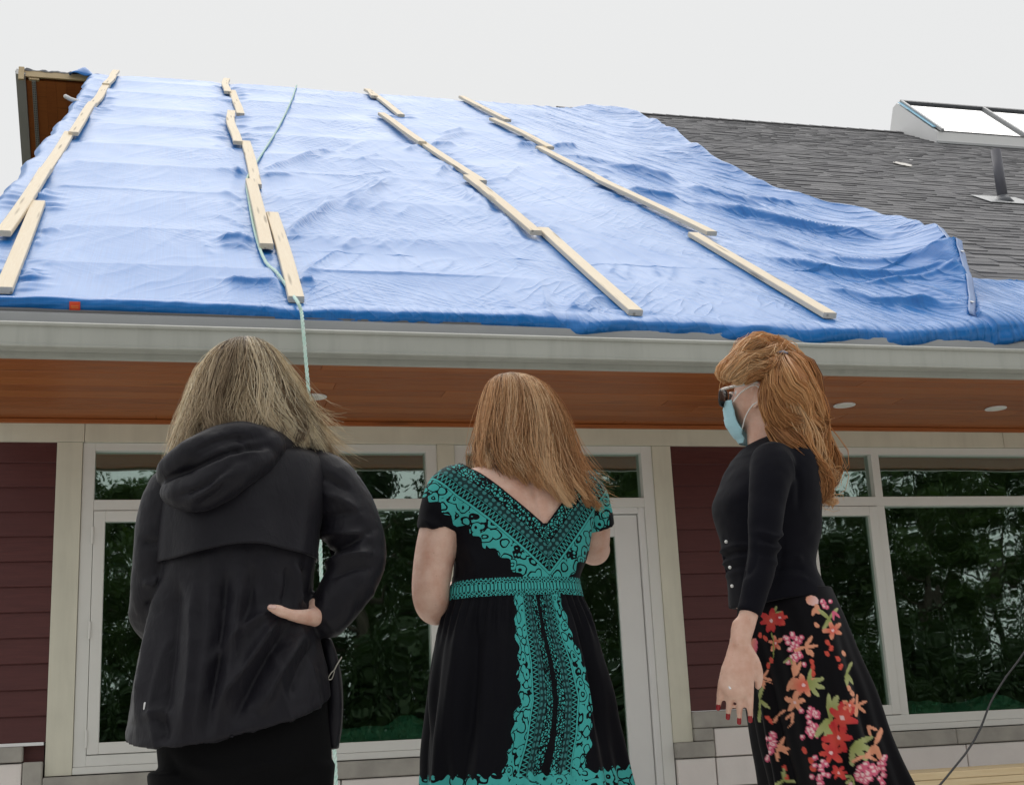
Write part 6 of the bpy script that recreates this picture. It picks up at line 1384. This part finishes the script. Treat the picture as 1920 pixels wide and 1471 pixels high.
def make_bush(seed, n=11000):
    rg2 = np.random.default_rng(seed); a = rg2.normal(0, 1, (n, 3)); a /= np.linalg.norm(a, axis=1)[:, None]; r = rg2.random(n)**.35
    lump = 1+.35*vnoise(a*2.2+seed); C = a*np.array([2.1, 1.3, 1.6])*(r*lump)[:, None]; C[:, 2] = np.abs(C[:, 2])*1.2+.1
    ax = rg2.normal(0, 1, (n, 3)); ax /= np.linalg.norm(ax, axis=1)[:, None]; b = np.cross(ax, rg2.normal(0, 1, (n, 3))); b /= np.linalg.norm(b, axis=1)[:, None]; sz = .075*rg2.uniform(.6, 1.3, n)[:, None]
    V = np.stack([C-ax*sz, C+b*sz*.5, C+ax*sz, C-b*sz*.5], 1).reshape(-1, 3); me = mesh_np('foliage', V, np.arange(n*4).reshape(-1, 4), False); fattr(me, 'tint', np.repeat(rg2.random(n), 4)); me.materials.append(LEAF2.m)
    tv, tf = [], []
    for k in range(7):
        aa = k*.9; V, F = tube_geo([(0.1*math.cos(aa), .1*math.sin(aa), 0), (.5*math.cos(aa), .4*math.sin(aa), .7), (1.1*math.cos(aa), .7*math.sin(aa), 1.4)], [.04, .025, .01], 6, caps=False); n0 = len(tv); tv += list(V); tf += [tuple(i+n0 for i in f) for f in F]
    st = mesh('stems', tv, tf, True); st.materials.append(BARK.m); return me, st
BP = [make_bush(2), make_bush(6)]
for i in range(15):
    f_, s_ = BP[i % 2]; root = empty('bush', (-10+i*3.3+rg.uniform(-.6, .6), -28.0+rg.uniform(-1.2, 1.2), 0)); k = rg.uniform(.9, 1.4); root.scale = (k, k, k*rg.uniform(.9, 1.3)); root.rotation_euler = (0, 0, rg.uniform(-.5, .5))
    link('foliage', f_, None, root); link('stems', s_, None, root)
    tag(root, 'dark rounded bush at the foot of the trees mirrored in the windows', 'bush', 'bushes mirrored in the windows')

# ================================================================ green sheeting on the window ledges indoors
CLOTH = M('green_sheet', (.12, .42, .30), .5); _n = CLOTH.noise(CLOTH.pos(), 8, 4); CLOTH.col(CLOTH.mix(_n.ramp(.3, .7), (.46, .90, .76), (.26, .66, .53)))
def sheet(x0, x1, seed, label, peaks):
    nx, ny = 120, 18; V = []
    for i in range(nx):
        x = x0+(x1-x0)*i/(nx-1); pk = sum(h*math.exp(-((x-c)/w)**2) for c, h, w in peaks)
        for j in range(ny):
            t = j/(ny-1); prof = math.sin(math.pi*min(1, t*1.15))**.8
            n = float(fbm(np.array([[x*5+seed, t*3.0, seed]]), 3)[0]); n2 = abs(float(vnoise(np.array([[x*9+t*8+seed, t*4, 2.0]]))[0]))
            V.append((x, .094+.22*t, .690+max(0.002, prof*(.080+1.3*pk+.03*n)+.028*n2*prof)))
    F = [(i*ny+j, (i+1)*ny+j, (i+1)*ny+j+1, i*ny+j+1) for i in range(nx-1) for j in range(ny-1)]
    o = link('green_sheet', mesh('green_sheet', V, F, True), CLOTH); sm = o.modifiers.new('s', 'SOLIDIFY'); sm.thickness = .003
    tag(o, label, 'sheet')
sheet(.20, 1.57, 3, 'crumpled green sheet on the ledge inside the window by the rope', [(1.47, .075, .10), (1.2, .03, .2)])
sheet(4.93, 6.3, 11, 'crumpled green sheet on the ledge inside the rightmost window', [(5.75, .05, .14), (5.1, .02, .2), (6.2, .04, .1)])
for x0, x1 in ((-.5, 1.64), (4.2, 6.4)): box('ledge', x0, x1, .092, .34, .655, .688, FRAME, house, .003)

# ================================================================ lumber stack and cable at the right
k = 0
LUM = wood_mat('fresh_lumber', (.72, .56, .33), (.80, .66, .43), (.62, .45, .24), rnd=.3)
names = ['front', 'middle', 'back']
lev = ['bottom', 'second', 'third', 'fourth', 'fifth', 'sixth', 'seventh', 'eighth', 'ninth', 'top']
for l in range(10):
    for r in range(3):
        L = 2.44; x0 = 3.86+random.uniform(-.03, .03)+(.02 if l % 2 else 0); y0 = -1.62+r*.143+random.uniform(-.003, .003)
        o = box('lumber_board', x0, x0+L, y0, y0+.140, .022+l*.0395, .022+l*.0395+.038, LUM, None, .003); o.rotation_euler.z = random.uniform(-.004, .004)
        tag(o, f'pale pine board in the {names[r]} row of the lumber stack, {lev[l]} layer', 'board', 'boards in the lumber stack')
CAB = M('black_cable', (.015, .015, .017), .5)
pts = [np.array([5.35, -1.60, 2.86]), np.array([5.15, -1.85, 2.1])]
for px, py, Y in ((1960, 1150, -2.05), (1920, 1222, -2.15), (1885, 1270, -2.2), (1858, 1315, -2.25), (1838, 1365, -2.3), (1815, 1405, -2.35), (1790, 1437, -2.4), (1762, 1471, -2.45), (1735, 1500, -2.5)): pts.append(on_axis(px, py, 1, Y))
q = pts[-1]; pts += [np.array([q[0]-.12, -2.55, .14]), np.array([q[0]-.25, -2.6, .035]), np.array([q[0]-.5, -2.7, .028]), np.array([q[0]-.9, -2.6, .028])]
o = tube('cable', catmull(pts, 120), .0055, CAB, None, 8); tag(o, 'thin black cable sagging in front of the lumber stack at the right', 'cable')
